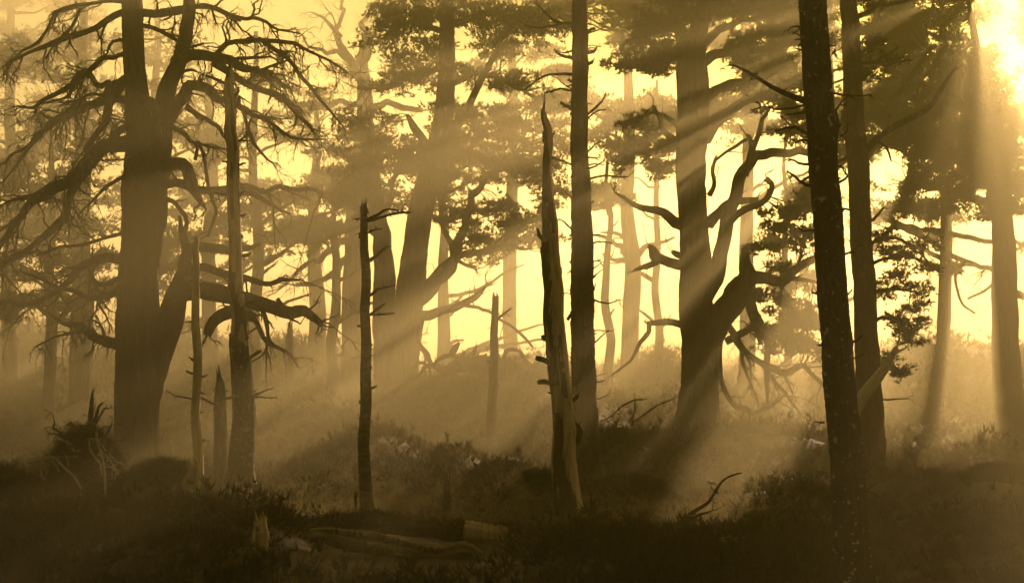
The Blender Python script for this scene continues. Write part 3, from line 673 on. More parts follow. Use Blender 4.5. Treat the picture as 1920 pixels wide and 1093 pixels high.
auto_tree('hazy pine behind the crown of the middle pine', 111, 960, 58, 700, -60, 28, [(880, 1080, 60, 240, 12, 44, 12), (850, 1090, 300, 480, 10, 40, 14), (930, 1090, -60, 30, 6, 50, 16)])

# unseen pines added around the viewer; their crowns keep sky light off the foreground
for i, (x, y, rr) in enumerate([(-9, 3, 5), (8, 2, 5), (-3, -9, 6), (15, 11, 5), (-15, 14, 5), (5, -16, 6), (22, 22, 5)]):
    rng = np.random.default_rng(900 + i); root = thing('pine_tree', (x, y, float(gz(x, y))), ['added shade pine outside the left edge near the viewer', 'added shade pine outside the right edge near the viewer', 'added shade pine behind the viewer', 'added shade pine beyond the right edge, level with the front trunk',
        'added shade pine beyond the left edge, level with the front trunk', 'second added shade pine farther behind the viewer', 'added shade pine beyond the right edge behind the front trunk'][i], 'pine tree', 'unseen shade pines added around the viewer')
    z = np.linspace(-.4, 18, 30); pt = np.stack([x + .1 * vnoise(z * .3, i), y + .1 * vnoise(z * .3, i + 9.), z + float(gz(x, y))], 1); r = .24 * (1 - .6 * z / 18)
    V, F, T3 = trunk_mesh(pt, r, 14, rng=rng); mb = MB().add(V, F); mb.F3.append(T3); mb.build('trunk', M['bark'], root)
    n = 260; q = norm(rng.normal(0, 1, (n, 3))) * (rng.uniform(.1, 1, n) ** .4)[:, None]; CC = np.array([x, y, 13.5 + float(gz(x, y))]) + q * np.array([rr, rr, 4.0])
    O = pt[np.clip(((CC[:, 2] - pt[0, 2]) / 18.4 * 30 - 3).astype(int), 12, 29)]; t = np.linspace(0, 1, 6)[None, :, None]; Pt = O[:, None] * (1 - t) + CC[:, None] * t + np.array([0, 0, .5]) * t * (1 - t) * 2
    m2 = MB(); m2.add(*tubes(Pt, np.full((n, 6), .03) * np.linspace(1, .3, 6)[None], 3)); tag(m2.build('twigs', M['twig'], root), kind='stuff')
    C = np.repeat(CC, 12, 0) + rng.normal(0, .5, (n * 12, 3)) * [1, 1, .45]; m3 = MB(); m3.add(*blades(C, norm(rng.normal(0, .6, (len(C), 3)) + [0, 0, .5]), rng.uniform(.4, .7, len(C)), 4, rng, w=.2)); tag(m3.build('crown', M['needles'], root, smooth=False), kind='stuff')

# ------------------------------------------------------------------ dead trunks in the foreground
def bark_sheath(root, pt, r, rng, keep, off=.012, sides=36, mat='bark', name='bark_sheath', th_noise=6.0):
    K = len(pt); mul = 1 + .03 * rng.uniform(-1, 1, (K, sides)) + off / r[:, None]
    th = np.arange(sides) * 2 * math.pi / sides; s = rng.uniform(0, 30)
    L = np.concatenate([[0], np.cumsum(np.linalg.norm(np.diff(pt, axis=0), axis=1))])
    mul = mul + .05 * vnoise(np.cos(th)[None] * 4 + s, np.sin(th)[None] * 4, L[:, None] * 9)
    V, F = tubes(pt[None], r[None], sides, mul[None])
    cen = V[F].mean(1); rel = (np.arange(len(F)) // sides) / (K - 1.0)
    ang = (np.arange(len(F)) % sides) / sides
    k = keep(cen, rel, ang)
    mb = MB(); mb.add(V, F[k]); o = mb.build(name, M[mat], root)
    so = o.modifiers.new('thick', 'SOLIDIFY'); so.thickness = off * 1.3; so.offset = -1
    return o
def snag(label, D, spec, seed, mat='deadwood', stubs=(), nstub=10, Lr=(.05, .25), jag=.25, sides=28, step=.05, group=None, rough=.05, fine=.02, lobes=.1, cat='dead tree', name='dead_tree_trunk', gn=.3, r0=.3):
    rng = np.random.default_rng(seed)
    pts = parse(spec); b = ground_at(pts[0][0], pts[0][1], D)
    root = thing(name, b, label, cat, group)
    pt, r = path(pts, D, step=step, gn=gn, rng=rng)
    zb = b[2] - .3
    if pt[0, 2] > zb:
        nn = max(2, int((pt[0, 2] - zb) / step)); k = np.linspace(0, 1, nn, endpoint=False)[:, None]
        lo = np.array([pt[0, 0], D, zb]); pt = np.vstack([lo * (1 - k) + pt[0] * k, pt]); r = np.concatenate([np.full(nn, r[0]), r])
    r = r * (1 + .3 * np.exp(-np.clip(pt[:, 2] - b[2], 0, None) / r0))
    V, F, T3 = trunk_mesh(pt, r, sides, rough, fine, jag=jag, rng=rng, freq=2.2, lobes=lobes, flare=True)
    mb = MB(); mb.add(V, F); mb.F3.append(T3); mb.build('trunk', M[mat], root)
    for k in range(3 if r[-1] < .03 else 5):
        a = rng.uniform(0, 6.28); L_ = rng.uniform(.05, .22); q = pt[-1] + np.array([math.cos(a), math.sin(a), 0]) * r[-1] * .7
        A, RA = grow((q - [0, 0, .06])[None], np.array([[rng.normal(0, .08), rng.normal(0, .08), 1.]]), np.array([L_ + .06]), np.array([max(r[-1] * .4, .006)]), 5, .06, 0, rng, taper=.95); mb2 = MB(); mb2.add(*tubes(A, RA, 5)); mb2.build('splinter', M[mat], root)
    for s in stubs: build_stub(root, s, D, rng, M['twig'])
    if nstub: auto_stubs(root, pt, r, nstub, D, rng, Lr=Lr)
    return root, pt, r, rng

# the tall snag on the left, bare above, barked below
rt, pt, r, rng = snag('tall dead trunk left of centre, bare and pale above, rough bark below, spiked top', 22,
    "456,950,46 453,870,42 455,790,39 454,720,36 451,650,31 447,580,28 443,500,26 440,420,24 438,340,24 435,260,23 432,200,21 430,165,20 431,145,15 433,128,7 434,112,2", 201,
    stubs=["430,168,9 418,153,7 402,147,6 384,142,4", "438,206,6 444,195,6 448,178,4", "440,180,7 446,170,5 450,160,3", "442,265,5 452,262,4 460,258,3", "436,310,5 425,305,4 417,306,3", "446,312,5 456,306,4 464,307,3",
           "436,362,6 420,363,5 404,360,5", "448,370,5 455,360,4 459,356,2", "450,405,6 460,406,5 464,404,3", "452,445,5 456,442,4", "455,480,7 468,476,6 472,474,3", "457,575,6 466,570,4 472,564,3",
           "458,635,6 465,630,5 468,636,3", "468,672,7 478,664,7 488,660,3", "468,740,5 490,738,4 514,730,2", "470,745,5 500,747,3 517,746,2", "436,745,5 426,748,4 420,745,3", "468,785,7 474,782,5"],
    nstub=10, Lr=(.03, .09), jag=.1)
bark_sheath(rt, pt, r, rng, lambda c, rel, a: (c[:, 2] < P(450, 640, 22)[2] + .18 * vnoise(a * 12, c[:, 2] * 3)) & (vnoise(a * 18, c[:, 2] * 5, 3) > -.78), off=.022, mat='bark_lichen')
bark_sheath(rt, pt, r, rng, lambda c, rel, a: (c[:, 2] > P(450, 640, 22)[2]) & (vnoise(a * 9, c[:, 2] * 1.6, 8) > .48), off=.008, mat='bark', name='bark_scrap')

# the pale leaning snag in the middle
rt, pt, r, rng = snag('pale barkless snag with a long splintered spike, leaning left beside the tall straight trunk', 18,
    "1067,990,50 1062,930,46 1060,860,44 1056,790,40 1050,720,38 1045,650,37 1041,580,35 1036,510,34 1032,440,32 1028,390,27 1026,330,18 1024,280,17 1023,245,17 1022,225,12 1020,205,6 1019,186,2", 202,
    stubs=["1042,681,9 1026,680,9 1012,677,10 1001,674,9", "1042,722,9 1030,721,9 1018,716,10 1010,712,8", "1032,636,9 1022,634,10", "1022,456,8 1015,442,7 1008,426,5", "1064,600,7 1070,590,6 1078,583,3",
           "1072,752,9 1080,745,8 1083,742,4", "1050,515,6 1052,500,5", "1032,270,8 1036,262,6 1039,250,3", "1030,300,6 1036,296,4", "1082,830,10 1086,810,10 1084,790,6"],
    nstub=4, Lr=(.03, .08), jag=.1, rough=.08)
bark_sheath(rt, pt, r, rng, lambda c, rel, a: (vnoise(a * 7 + 3, c[:, 2] * .9, 5) + .9 * np.cos((a - .5) * 6.28) * 0 > .35) & (rel < .93), off=.014, mat='bark', name='bark_scrap')
bark_sheath(rt, pt, r, rng, lambda c, rel, a: (c[:, 0] < np.interp(c[:, 2], pt[:, 2], pt[:, 0]) - .02) & (vnoise(a * 3 + 30, c[:, 2] * 1.2, 5) > -.1) & (rel > .28) & (rel < .8), off=.018, mat='bark', name='bark_scrap')

snag('slender dead trunk with short broken twigs between the tall left snag and the middle', 19,
    "686,985,23 685,900,23 685,800,21 684,700,20 686,600,18 685,520,17 684,450,15 683,390,12", 203, mat='logwood', jag=.12, sides=16,
    stubs=["690,412,6 705,402,6 722,390,4 745,393,3", "690,415,5 720,410,5 750,400,5 768,396,3", "690,436,5 705,432,4 720,426,3", "692,488,6 705,480,6 718,470,5 728,463,3", "680,440,5 676,436,4", "680,456,5 676,440,5 674,436,3", "692,555,6 708,545,5 722,540,4 745,532,3",
           "692,592,6 705,582,6 720,572,4", "692,590,5 715,590,5 740,588,3", "680,614,6 674,613,6", "690,648,5 700,645,4", "692,730,5 704,727,4", "690,400,5 688,384,3", "676,410,4 664,412,3", "678,756,5 672,754,4", "690,525,6 694,530,4"],
    nstub=8, Lr=(.02, .07))
snag('thin branchless dead trunk standing on the slope in the middle distance', 34,
    "922,830,19 924,760,18 926,690,17 927,620,14 928,556,12", 204, mat='bark_far', nstub=6, Lr=(.04, .12), jag=.12, sides=14,
    stubs=["930,600,5 945,588,4 960,580,3", "920,680,5 912,676,4"])
snag('thin grey dead pole between the forked dead pine and the tall left snag', 20.5,
    "369,950,17 369,880,18 369,800,18 370,720,17 369,640,17 368,560,15 368,490,13 367,450,10", 205, mat='deadwood', nstub=14, Lr=(.03, .12), jag=.1, sides=14,
    stubs=["374,745,4 395,755,4 410,762,3", "364,750,4 345,745,3 325,738,2 312,732,2", "362,700,5 350,697,4", "374,820,6 380,828,4"])
snag('short snapped trunk with rough bark just left of the tall left snag', 23,
    "413,935,27 412,880,25 411,820,25 410,760,23 410,725,18 408,704,8", 206, mat='bark', nstub=10, Lr=(.03, .12), jag=.25, sides=18)
snag('faint broken stump far behind on the lit slope', 50, "543,750,18 543,690,17 543,640,15 545,612,9", 207, mat='bark_far', nstub=3, jag=.3, sides=12)
snag('small broken stump standing in the lit hollow behind the fallen logs', 18, "836,985,15 836,950,14 836,915,12 837,899,10", 208, mat='bark', nstub=4, Lr=(.02, .06), jag=.08, sides=12, cat='tree stump', name='tree_stump')
rt, pt, r, rng = snag('squat broken stump at the bottom left with a slanting pale top and one splinter', 12.5,
    "483,1100,34 483,1060,31 484,1020,29 486,990,29", 209, mat='deadwood', nstub=2, Lr=(.03, .06), jag=.02, sides=22, step=.03, cat='tree stump', name='tree_stump')
bark_sheath(rt, pt, r, rng, lambda c, rel, a: (vnoise(a * 6, c[:, 2] * 6, 2) > -.3) & (rel < .66 + .1 * vnoise(a * 9, 0)), off=.012, mat='moss', name='moss_cover')
build_stub(rt, "497,1010,7 497,985,6 496,970,4 496,960,2", 12.45, rng, M['deadwood'])
build_stub(rt, "480,990,26 487,982,18 494,975,8", 12.5, rng, M['deadwood'])

# tall straight living trunk beside the pale snag
root, rng = build_tree('tall straight bark-covered pine trunk immediately right of the pale leaning snag', 24.5,
    ["1108,915,54 1100,840,50 1097,760,48 1094,660,46 1093,560,43 1091,460,41 1089,360,38 1087,260,35 1087,160,33 1088,80,32 1087,0,30 1085,-120,27 1083,-260,20"],
    limbs=["1080,45,7 1055,42,6 1030,28,5 1004,10,3", "1080,42,6 1045,42,5 1010,50,4 980,47,3", "1078,112,7 1060,104,6 1044,95,4", "1078,140,7 1050,138,6 1020,142,5 985,165,3", "1078,172,6 1050,170,4 1022,172,2",
           "1100,100,6 1112,98,5 1118,92,3", "1102,215,5 1120,200,4 1132,185,3 1140,172,2", "1102,222,4 1120,205,3 1136,204,2", "1072,205,7 1062,196,6 1048,188,4", "1075,155,5 1062,152,4", "1108,335,5 1130,332,4 1160,336,3 1180,333,2",
           "1108,560,4 1140,570,3 1165,560,2", "1072,310,4 1055,300,3 1035,294,2", "1075,95,5 1060,100,3 1040,94,2"],
    tw=dict(dens=7, Lr=(.06, .28), droop=0, wig=.25, per=(2, 2), rmax=.01, tmin=.2), seed=77, furrow=.09, mat='bark', step=.04, sides=36, rough=.06, fine=.045,
    pads=[(1085, -150, 60, 40, 0), (1030, -200, 70, 40, 1), (1150, -210, 70, 40, -1), (1090, -260, 70, 40, 0)], fol=dict(cs=.25, per=24, tuft=.12),
    stubs=["1104,60,8 1112,52,6", "1102,120,7 1110,116,4", "1075,210,8 1068,212,5", "1108,380,5 1114,378,3", "1074,440,5 1066,444,3", "1112,520,5 1118,516,3"])
_tp, _tr = path("1108,915,54 1100,840,50 1097,760,48 1094,660,46 1093,560,43 1091,460,41 1089,360,38 1087,260,35 1087,160,33 1088,80,32 1087,0,30", 24.5, step=.06, rng=rng)
auto_stubs(root, _tp, _tr, 60, 24.5, rng, Lr=(.05, .42), t0=.2)

# the dark front trunk
root, rng = build_tree('dark lichen-spotted pine trunk in the front right, nearest to the viewer', 11,
    ["1604,1118,70 1598,1040,66 1592,940,62 1585,840,61 1577,740,60 1570,640,58 1563,540,57 1555,440,56 1547,340,55 1540,240,54 1533,140,53 1527,40,52 1522,-60,50 1515,-200,46 1505,-420,38"],
    limbs=[("1528,205,16 1510,192,14 1488,183,12 1462,172,10 1440,158,9 1415,145,7 1392,133,6 1370,124,4", dict(slope=.1)),
           "1512,196,6 1490,202,4 1462,208,3 1440,202,2 1418,206,2", "1518,205,5 1500,216,4 1478,222,3 1468,218,2",
           "1528,258,9 1505,248,8 1485,240,6 1455,240,4", "1524,268,6 1505,262,5 1490,262,4 1482,255,3", "1530,350,7 1505,348,6 1485,335,5 1466,323,4", "1520,308,5 1495,310,4 1474,311,3",
           "1566,262,8 1572,245,7 1577,225,6 1574,205,5 1585,192,3", "1568,345,6 1578,336,5 1586,327,3", "1562,175,5 1582,174,4 1612,178,3", "1574,255,4 1586,248,2",
           "1512,52,5 1497,53,4 1484,51,2", "1515,92,4 1505,94,3", "1528,432,5 1512,432,4 1496,431,3", "1576,480,5 1590,472,4 1602,468,2", "1560,100,4 1568,90,3"],
    tw=dict(dens=9, Lr=(.03, .14), droop=0, wig=.3, spread=.8, per=(2, 1), rmax=.006, tmin=.25), seed=88, furrow=.10, mat='bark_lichen', step=.02, sides=80, rough=.06, fine=.05,
    stubs=["1545,792,5 1536,793,4 1530,794,2", "1622,925,6 1632,915,5 1644,903,3", "1580,600,6 1586,597,4", "1628,1030,5 1650,1018,4 1672,1000,3"],
    pads=[(1500, -500, 200, 90, 0), (1420, -460, 150, 70, 1), (1640, -480, 170, 80, -1)], fol=dict(cs=.25, per=24, tuft=.12), gn=.3)
_tp, _tr = path("1604,1118,70 1577,740,60 1547,340,55 1527,40,52", 11, step=.03, rng=rng)
auto_stubs(root, _tp, _tr, 44, 11, rng, Lr=(.02, .12), t0=.05)

# leaning broken stick wedged between the two right trunks, and its fallen butt
def stick(name, label, cat, spec, D, slope=0, seed=1, mat='deadwood', sides=10, extra=(), jag=.05, group=None, step=.05, gn=.5, fine=.05, twig_n=0):
    rng = np.random.default_rng(seed); pt, r = path(spec, D, slope=slope, step=step, gn=gn, rng=rng)
    root = thing(name, pt[0], label, cat, group)
    V, F, T3 = trunk_mesh(pt, r, sides, .12, fine, jag=jag, rng=rng); mb = MB(); mb.add(V, F); mb.F3.append(T3)
    mb.build('stem', M[mat], root)
    for e in extra:
        sp, sl = e if isinstance(e, tuple) else (e, slope)
        p2, r2 = path(sp, D, slope=sl, step=step, gn=gn, rng=rng); V, F, T3 = trunk_mesh(p2, r2, 7, .15, .08, rng=rng); m2 = MB(); m2.add(V, F); m2.F3.append(T3)
        if twig_n: limb_twigs(m2, p2, r2, rng, dens=twig_n, Lr=(.08, .35), droop=0, rmax=.01, per=(2, 2))
        m2.build('branch', M[mat], root)
    return root
stick('fallen_branch', 'pale broken branch leaning up between the dark front trunk and the slim pine', 'branch',
      "1545,885,26 1575,830,26 1600,790,25 1618,752,23 1640,715,21 1662,680,17 1682,652,10", 16, seed=301, mat='dryroot',
      extra=[("1676,662,6 1682,650,5 1685,635,2", 0), ("1678,664,5 1690,655,4 1698,648,2", 0), ("1655,690,5 1650,680,4 1648,672,2", 0)])

# ------------------------------------------------------------------ fallen logs
def log(label, spec, D, seed, mat='deadwood', slope=0, moss=None, stubs=(), sides=36):
    rng = np.random.default_rng(seed); pt, r = path(spec, D, slope=slope, step=.05, gn=.6, rng=rng)
    root = thing('fallen_log', pt[0], label, 'fallen log', 'fallen logs in front of the lit hollow')
    V, F, T3 = trunk_mesh(pt, r, sides, .24, .06, jag=.15, rng=rng, freq=2.6, lobes=.35, furrow=.12)
    mb = MB(); mb.add(V, F); mb.F3.append(T3); mb.build('trunk', M[mat], root)
    for s in stubs: build_stub(root, s, D, rng, M['twig'])
    if moss is not None:
        n = int(len(pt) * 26); t = rng.integers(0, len(pt), n); a = rng.uniform(-1.9, 1.4, n)
        T = norm(np.gradient(pt, axis=0))[t]; S = norm(np.cross(T, [0, 0, 1.])); U = np.cross(S, T)
        d = S * np.sin(a)[:, None] + U * np.cos(a)[:, None]; k = vnoise(t * .09 + seed, a * 1.3) > moss
        C = pt[t] + d * r[t][:, None] * .95; C, d = C[k], d[k]
        m = MB(); m.add(*blades(C, norm(d + [0, 0, .5]), rng.uniform(.03, .10, len(C)), 5, rng, w=.1)); tag(m.build('moss_cover', M['heather'], root, smooth=False), kind='stuff')
    return root, pt, r, rng
log('longer fallen log with crumbling mossy bark, lying behind the pale one', "535,984,12 570,982,20 640,986,34 720,990,38 800,994,38 880,999,36 950,1003,34 962,1004,30", 16.6, 401, mat='bark', slope=0, moss=-.15,
    stubs=["660,990,9 640,984,8 612,978,5", "700,992,8 718,990,7 735,982,6 728,976,4", "770,992,10 762,984,8 752,976,5", "560,985,7 580,984,6 600,988,4"])
_w = np.random.default_rng(5); _q, _r2 = path("872,996,35 905,999,37 935,1002,36 960,1004,30", 16.55, step=.04, gn=.2, rng=_w)
_root = [o for o in scene.objects if o.name.startswith('fallen_log')][-1]
_V, _F, _T = trunk_mesh(_q, _r2, 30, .15, .05, jag=.12, rng=_w, furrow=.1); _m = MB().add(_V, _F); _m.F3.append(_T); _m.build('bare_wood', M['deadwood'], _root)
log('pale smooth fallen log half sunk in heather in front of the mossy one', "580,1006,24 630,1014,32 700,1021,36 760,1027,36 830,1035,34 890,1042,24 905,1044,14", 15.2, 402, mat='logwood', moss=.1, slope=0)

# ------------------------------------------------------------------ upturned root plate and mossy mound on the left
def dome(px, py, D, wpx, hm, rng, depth=.6, nu=36, nv=14, rough=.22):
    """lumpy dome from the ground up to pixel row py"""
    top = P(px, py, D); g = float(gz(top[0], D)) - .15; h = max(top[2] - g, .15); rx = wpx * D / FPX; ry = depth * rx
    s = rng.uniform(0, 50)
    u = np.linspace(0, 2 * math.pi, nu, endpoint=False)[None]; v = np.linspace(0, 1, nv)[:, None]
    pr = np.cos(v * math.pi / 2) ** .75; hh = np.sin(v * math.pi / 2) ** .9
    m = 1 + rough * vnoise(np.cos(u) * 2 + s, np.sin(u) * 2 + s, v * 3) + rough * .5 * vnoise(np.cos(u) * 5 + s, np.sin(u) * 5, v * 7)
    X = top[0] + rx * pr * m * np.cos(u); Y = D + ry * pr * m * np.sin(u); Z = g + h * hh * (1 + .12 * rough * vnoise(np.cos(u) * 3, np.sin(u) * 3, v * 4)) + 0 * u
    V = np.stack([X, Y, Z], -1).reshape(-1, 3); idx = np.arange(nu * nv).reshape(nv, nu)
    a, b, c, d = idx[:-1], np.roll(idx[:-1], -1, 1), np.roll(idx[1:], -1, 1), idx[1:]
    F = np.stack([a, b, c, d], -1).reshape(-1, 4)
    C = V[F].mean(1); Nn = norm(np.cross(V[F[:, 1]] - V[F[:, 0]], V[F[:, 3]] - V[F[:, 0]])); ar = np.linalg.norm(np.cross(V[F[:, 1]] - V[F[:, 0]], V[F[:, 3]] - V[F[:, 0]]), axis=1)
    return V, F, C, Nn, ar, np.array([top[0], D, g])
def scatter_dome(V, F, Nn, ar, n, rng):
    i = rng.choice(len(F), n, p=ar / ar.sum()); a, b = rng.uniform(0, 1, n)[:, None], rng.uniform(0, 1, n)[:, None]
    q = V[F[i]]; p = (q[:, 0] * (1 - a) + q[:, 1] * a) * (1 - b) + (q[:, 3] * (1 - a) + q[:, 2] * a) * b
    return p, Nn[i]
def mound(name, label, cat, px, py, D, wpx, seed, n=2500, core='ground', spr='heather_bush', s=(.08, .2), group=None, depth=.8, spread=.35, up=.8, rough=.25, w=.07, nb=6):
    rng = np.random.default_rng(seed)
    V, F, C, Nn, ar, g = dome(px, py + 12, D, wpx, 0, rng, depth=depth, rough=rough)
    root = thing(name, g, label, cat, group)
    MB().add(V, F).build('mound', M[core], root)
    p, nn = scatter_dome(V, F, Nn, ar, n, rng)
    A = norm(nn * .7 + np.array([0, 0, up]))
    mb = MB(); mb.add(*blades(p, A, rng.uniform(*s, n), nb, rng, spread=spread, w=w)); tag(mb.build('foliage', M[spr], root, smooth=False), kind='stuff')
    return root, rng
BG = 'heather bushes on the humps'
for i, (px, py, D, w, lab) in enumerate([
    (1150, 800, 32, 46, 'dark heather bush on the rise just right of the tall straight trunk'),
    (1225, 820, 31, 44, 'low heather bush at the foot of the massive old pine, on its left'),
    (1400, 796, 31, 60, 'tallest heather bush on the bank under the hanging dead branches'),
    (1470, 808, 30, 50, 'heather bush at the right end of the bank, against the dark front trunk'),
    (1340, 812, 31, 44, 'heather bush at the foot of the massive old pine, on its right'),
    (940, 868, 20, 60, 'dark rounded heather bush left of the pale leaning snag'),
    (1005, 885, 19.5, 46, 'heather bush pressed against the foot of the pale leaning snag'),
    (1180, 893, 20, 66, 'round heather bush right of the foot of the tall straight trunk'),
    (660, 838, 26, 52, 'dark heather bush on the ridge behind the slender dead trunk'),
    (590, 900, 23, 40, 'heather bush sloping down from the ridge into the lit hollow'),
    (1790, 868, 25, 40, 'heather bush behind the mossy boulder'),
    (1745, 880, 22, 26, 'upright heather clump just above the mossy boulder'),
    (1870, 870, 21, 60, 'wide heather bush at the right edge under the sunbeams'),
    (1850, 815, 34, 44, 'hazy heather bush below the sunlit hill at the right')]):
    mound('heather_bush', lab, 'heather bush', px, py, D, w, 500 + i, n=int(1700 + w * 14), group=BG)
mound('mossy_boulder', 'rounded boulder covered in pale green moss among the heather at the right', 'boulder', 1735, 903, 15.5, 62, 530, n=3600, core='moss', spr='moss', s=(.03, .09), spread=.8, rough=.3)
mound('mossy_mound', 'low hummock of pale moss right of the fallen forked branch', 'hummock', 1425, 950, 15.5, 50, 531, n=1800, core='moss', spr='moss', s=(.03, .08), spread=.8, rough=.3)
# fallen trunk end under moss
root, rng = mound('mossy_mound', 'mossy mound over a broken log end, under the thin grey dead pole', 'mound', 305, 852, 18.2, 68, 532, n=4200, core='moss', spr='moss', s=(.04, .13), spread=.7, rough=.35, depth=.7)
for sp in ("352,862,10 358,880,16 350,905,20 352,930,16", "366,930,11 367,905,14 372,885,10 368,862,7", "378,890,4 392,905,5 402,925,5 406,945,3", "330,905,7 322,925,8 318,940,5"):
    pt, r = path(sp, 17.6, step=.03, gn=.2, rng=rng); V, F, T3 = trunk_mesh(pt, r, 9, .25, .08, rng=rng, jag=.05); mb = MB().add(V, F); mb.F3.append(T3); mb.build('broken_wood', M['deadwood'], root)
root, rng = mound('root_plate', 'upturned root plate of a fallen tree bristling with roots at the left', 'root plate', 158, 796, 18.3, 66, 533, n=3600, core='ground', spr='heather_bush', s=(.06, .18), spread=.9, rough=.6, depth=.55)
for sp, mt in (("160,830,14 170,800,13 176,770,9 180,745,6 182,728,3", 'twig'), ("168,800,7 178,780,6 186,762,4 190,752,3", 'twig'), ("176,800,7 190,785,5 198,768,4 200,763,2", 'twig'),
           ("165,823,6 185,825,5 200,840,4 210,850,3 221,860,2", 'dryroot'), ("167,826,5 178,850,5 186,870,4 191,885,3", 'dryroot'), ("181,810,5 186,830,5 192,862,5 197,900,5 198,925,3", 'dryroot'),
           ("100,818,3 115,825,4 130,833,5 142,842,3", 'deadwood'), ("112,865,4 130,885,4 145,910,5 154,928,3", 'dryroot'), ("125,922,4 150,930,5 165,938,4 176,948,3", 'dryroot'), ("128,930,3 140,940,3 165,952,2", 'dryroot'),
           ("150,815,9 135,802,7 125,790,4", 'twig'), ("200,850,8 212,838,6 218,825,3", 'twig'), ("190,840,5 200,815,4 206,790,2", 'twig')):
    pt, r = path(sp, 17.6, slope=.1, step=.03, gn=.8, rng=rng); V, F, T3 = trunk_mesh(pt, r, 7, .25, .1, rng=rng); mb = MB().add(V, F); mb.F3.append(T3)
    limb_twigs(mb, pt, r, rng, dens=6, Lr=(.04, .18), droop=.1, rmax=.006, per=(2, 1)); mb.build('root', M[mt], root)

rr0 = np.random.default_rng(77)
for k in range(26):
    a = rr0.uniform(-2.9, .2); c = P(158, 865, 18.1) + np.array([.3 * math.cos(a), -.15 + .25 * math.sin(a), rr0.uniform(-.15, .45)])
    d = np.array([math.cos(a) * rr0.uniform(.5, 1), -.5, rr0.uniform(-.2, 1.0)])
    A, RA = grow(c[None], d[None], np.array([rr0.uniform(.3, .75)]), np.array([rr0.uniform(.008, .028)]), 12, .3, .5, rr0); mb = MB(); mb.add(*tubes(A, RA, 6))
    limb_twigs(mb, A[0], RA[0], rr0, dens=10, Lr=(.06, .25), droop=.4, rmax=.006, per=(2, 1), levels=2); mb.build('root', M[['twig', 'twig', 'deadwood'][k % 3]], root)

# fallen crown of a dead tree on the ridge
stick('fallen_dead_crown', 'fallen dead limb with upcurled branches on the ridge beyond the thin dead trunk', 'dead tree',
      "990,700,10 960,690,24 925,688,34 895,684,30 860,688,26 830,692,18 800,690,9 785,700,4", 42, seed=302, mat='bark_far', sides=14, twig_n=3, step=.09, gn=1.0,
      extra=[("885,684,9 889,664,8 892,652,7 891,642,4", 0), ("856,685,10 855,668,10 842,662,9 825,672,8 818,684,6", 0), ("850,664,8 860,650,7 866,640,3", 0), ("855,680,8 868,662,7 870,655,5 866,658,3", 0),
             ("846,662,7 855,648,7 866,638,4", 0), ("812,688,10 795,660,8 780,640,6 785,610,4", -.3), ("810,690,7 790,682,6 770,690,3", -.2), ("835,694,12 820,715,10 808,730,6", 0), ("806,692,6 805,720,6 804,750,5", 0), ("798,694,5 796,725,5", .1),
             ("853,700,4 850,720,3 848,735,2", -.1), ("940,680,8 955,655,8 975,660,7 985,690,5", .3), ("900,678,6 905,668,4 912,664,3", 0)])
stick('fallen_branch', 'forked dark branch lying up the bank in the right foreground', 'branch',
      "1258,1010,6 1272,985,8 1290,965,10 1308,950,8 1335,935,6 1350,915,5 1362,903,4 1388,896,3", 15.5, seed=303, mat='twig', slope=.6, step=.04, gn=1.2, twig_n=5,
      extra=[("1268,1000,6 1272,975,6 1286,965,5", .3), ("1290,968,5 1315,958,5 1340,945,3", .4), ("1345,925,4 1342,910,3", .4), ("1262,1010,5 1280,990,5 1296,970,4", .3)])
stick('fallen_branch', 'small bleached forked twig lying on the heather in the right foreground', 'branch',
      "1290,1022,3 1310,1016,5 1322,1008,5 1345,1002,4 1372,1000,3", 13.6, seed=304, mat='dryroot', slope=.2, step=.03, gn=1.2, twig_n=4,
      extra=["1318,1012,4 1325,1020,3 1322,1028,2", "1340,1018,4 1352,1012,3 1366,1010,2"])
stick('fallen_branch', 'two bright splinters poking up from the grass left of the forked branch', 'branch',
      "1252,972,4 1242,965,4 1230,962,2", 16, seed=305, mat='dryroot', step=.03, extra=["1252,972,4 1245,962,3 1240,955,2"])
stick('fallen_branch', 'thin bare twigs rising from the slope left of the massive old pine', 'branch',
      "1125,790,3 1150,775,3 1180,755,3 1205,748,2", 33, seed=306, mat='twig', step=.08, twig_n=2, gn=1.5, extra=["1180,792,3 1190,770,3 1194,745,2", "1190,790,3 1220,770,3 1240,755,2 1262,742,2"])
stick('fallen_branch', 'thin fallen twig catching light in the grass at the edge of the hollow', 'branch', "870,912,3 885,920,3 895,928,2", 21, seed=307, mat='dryroot', step=.03)

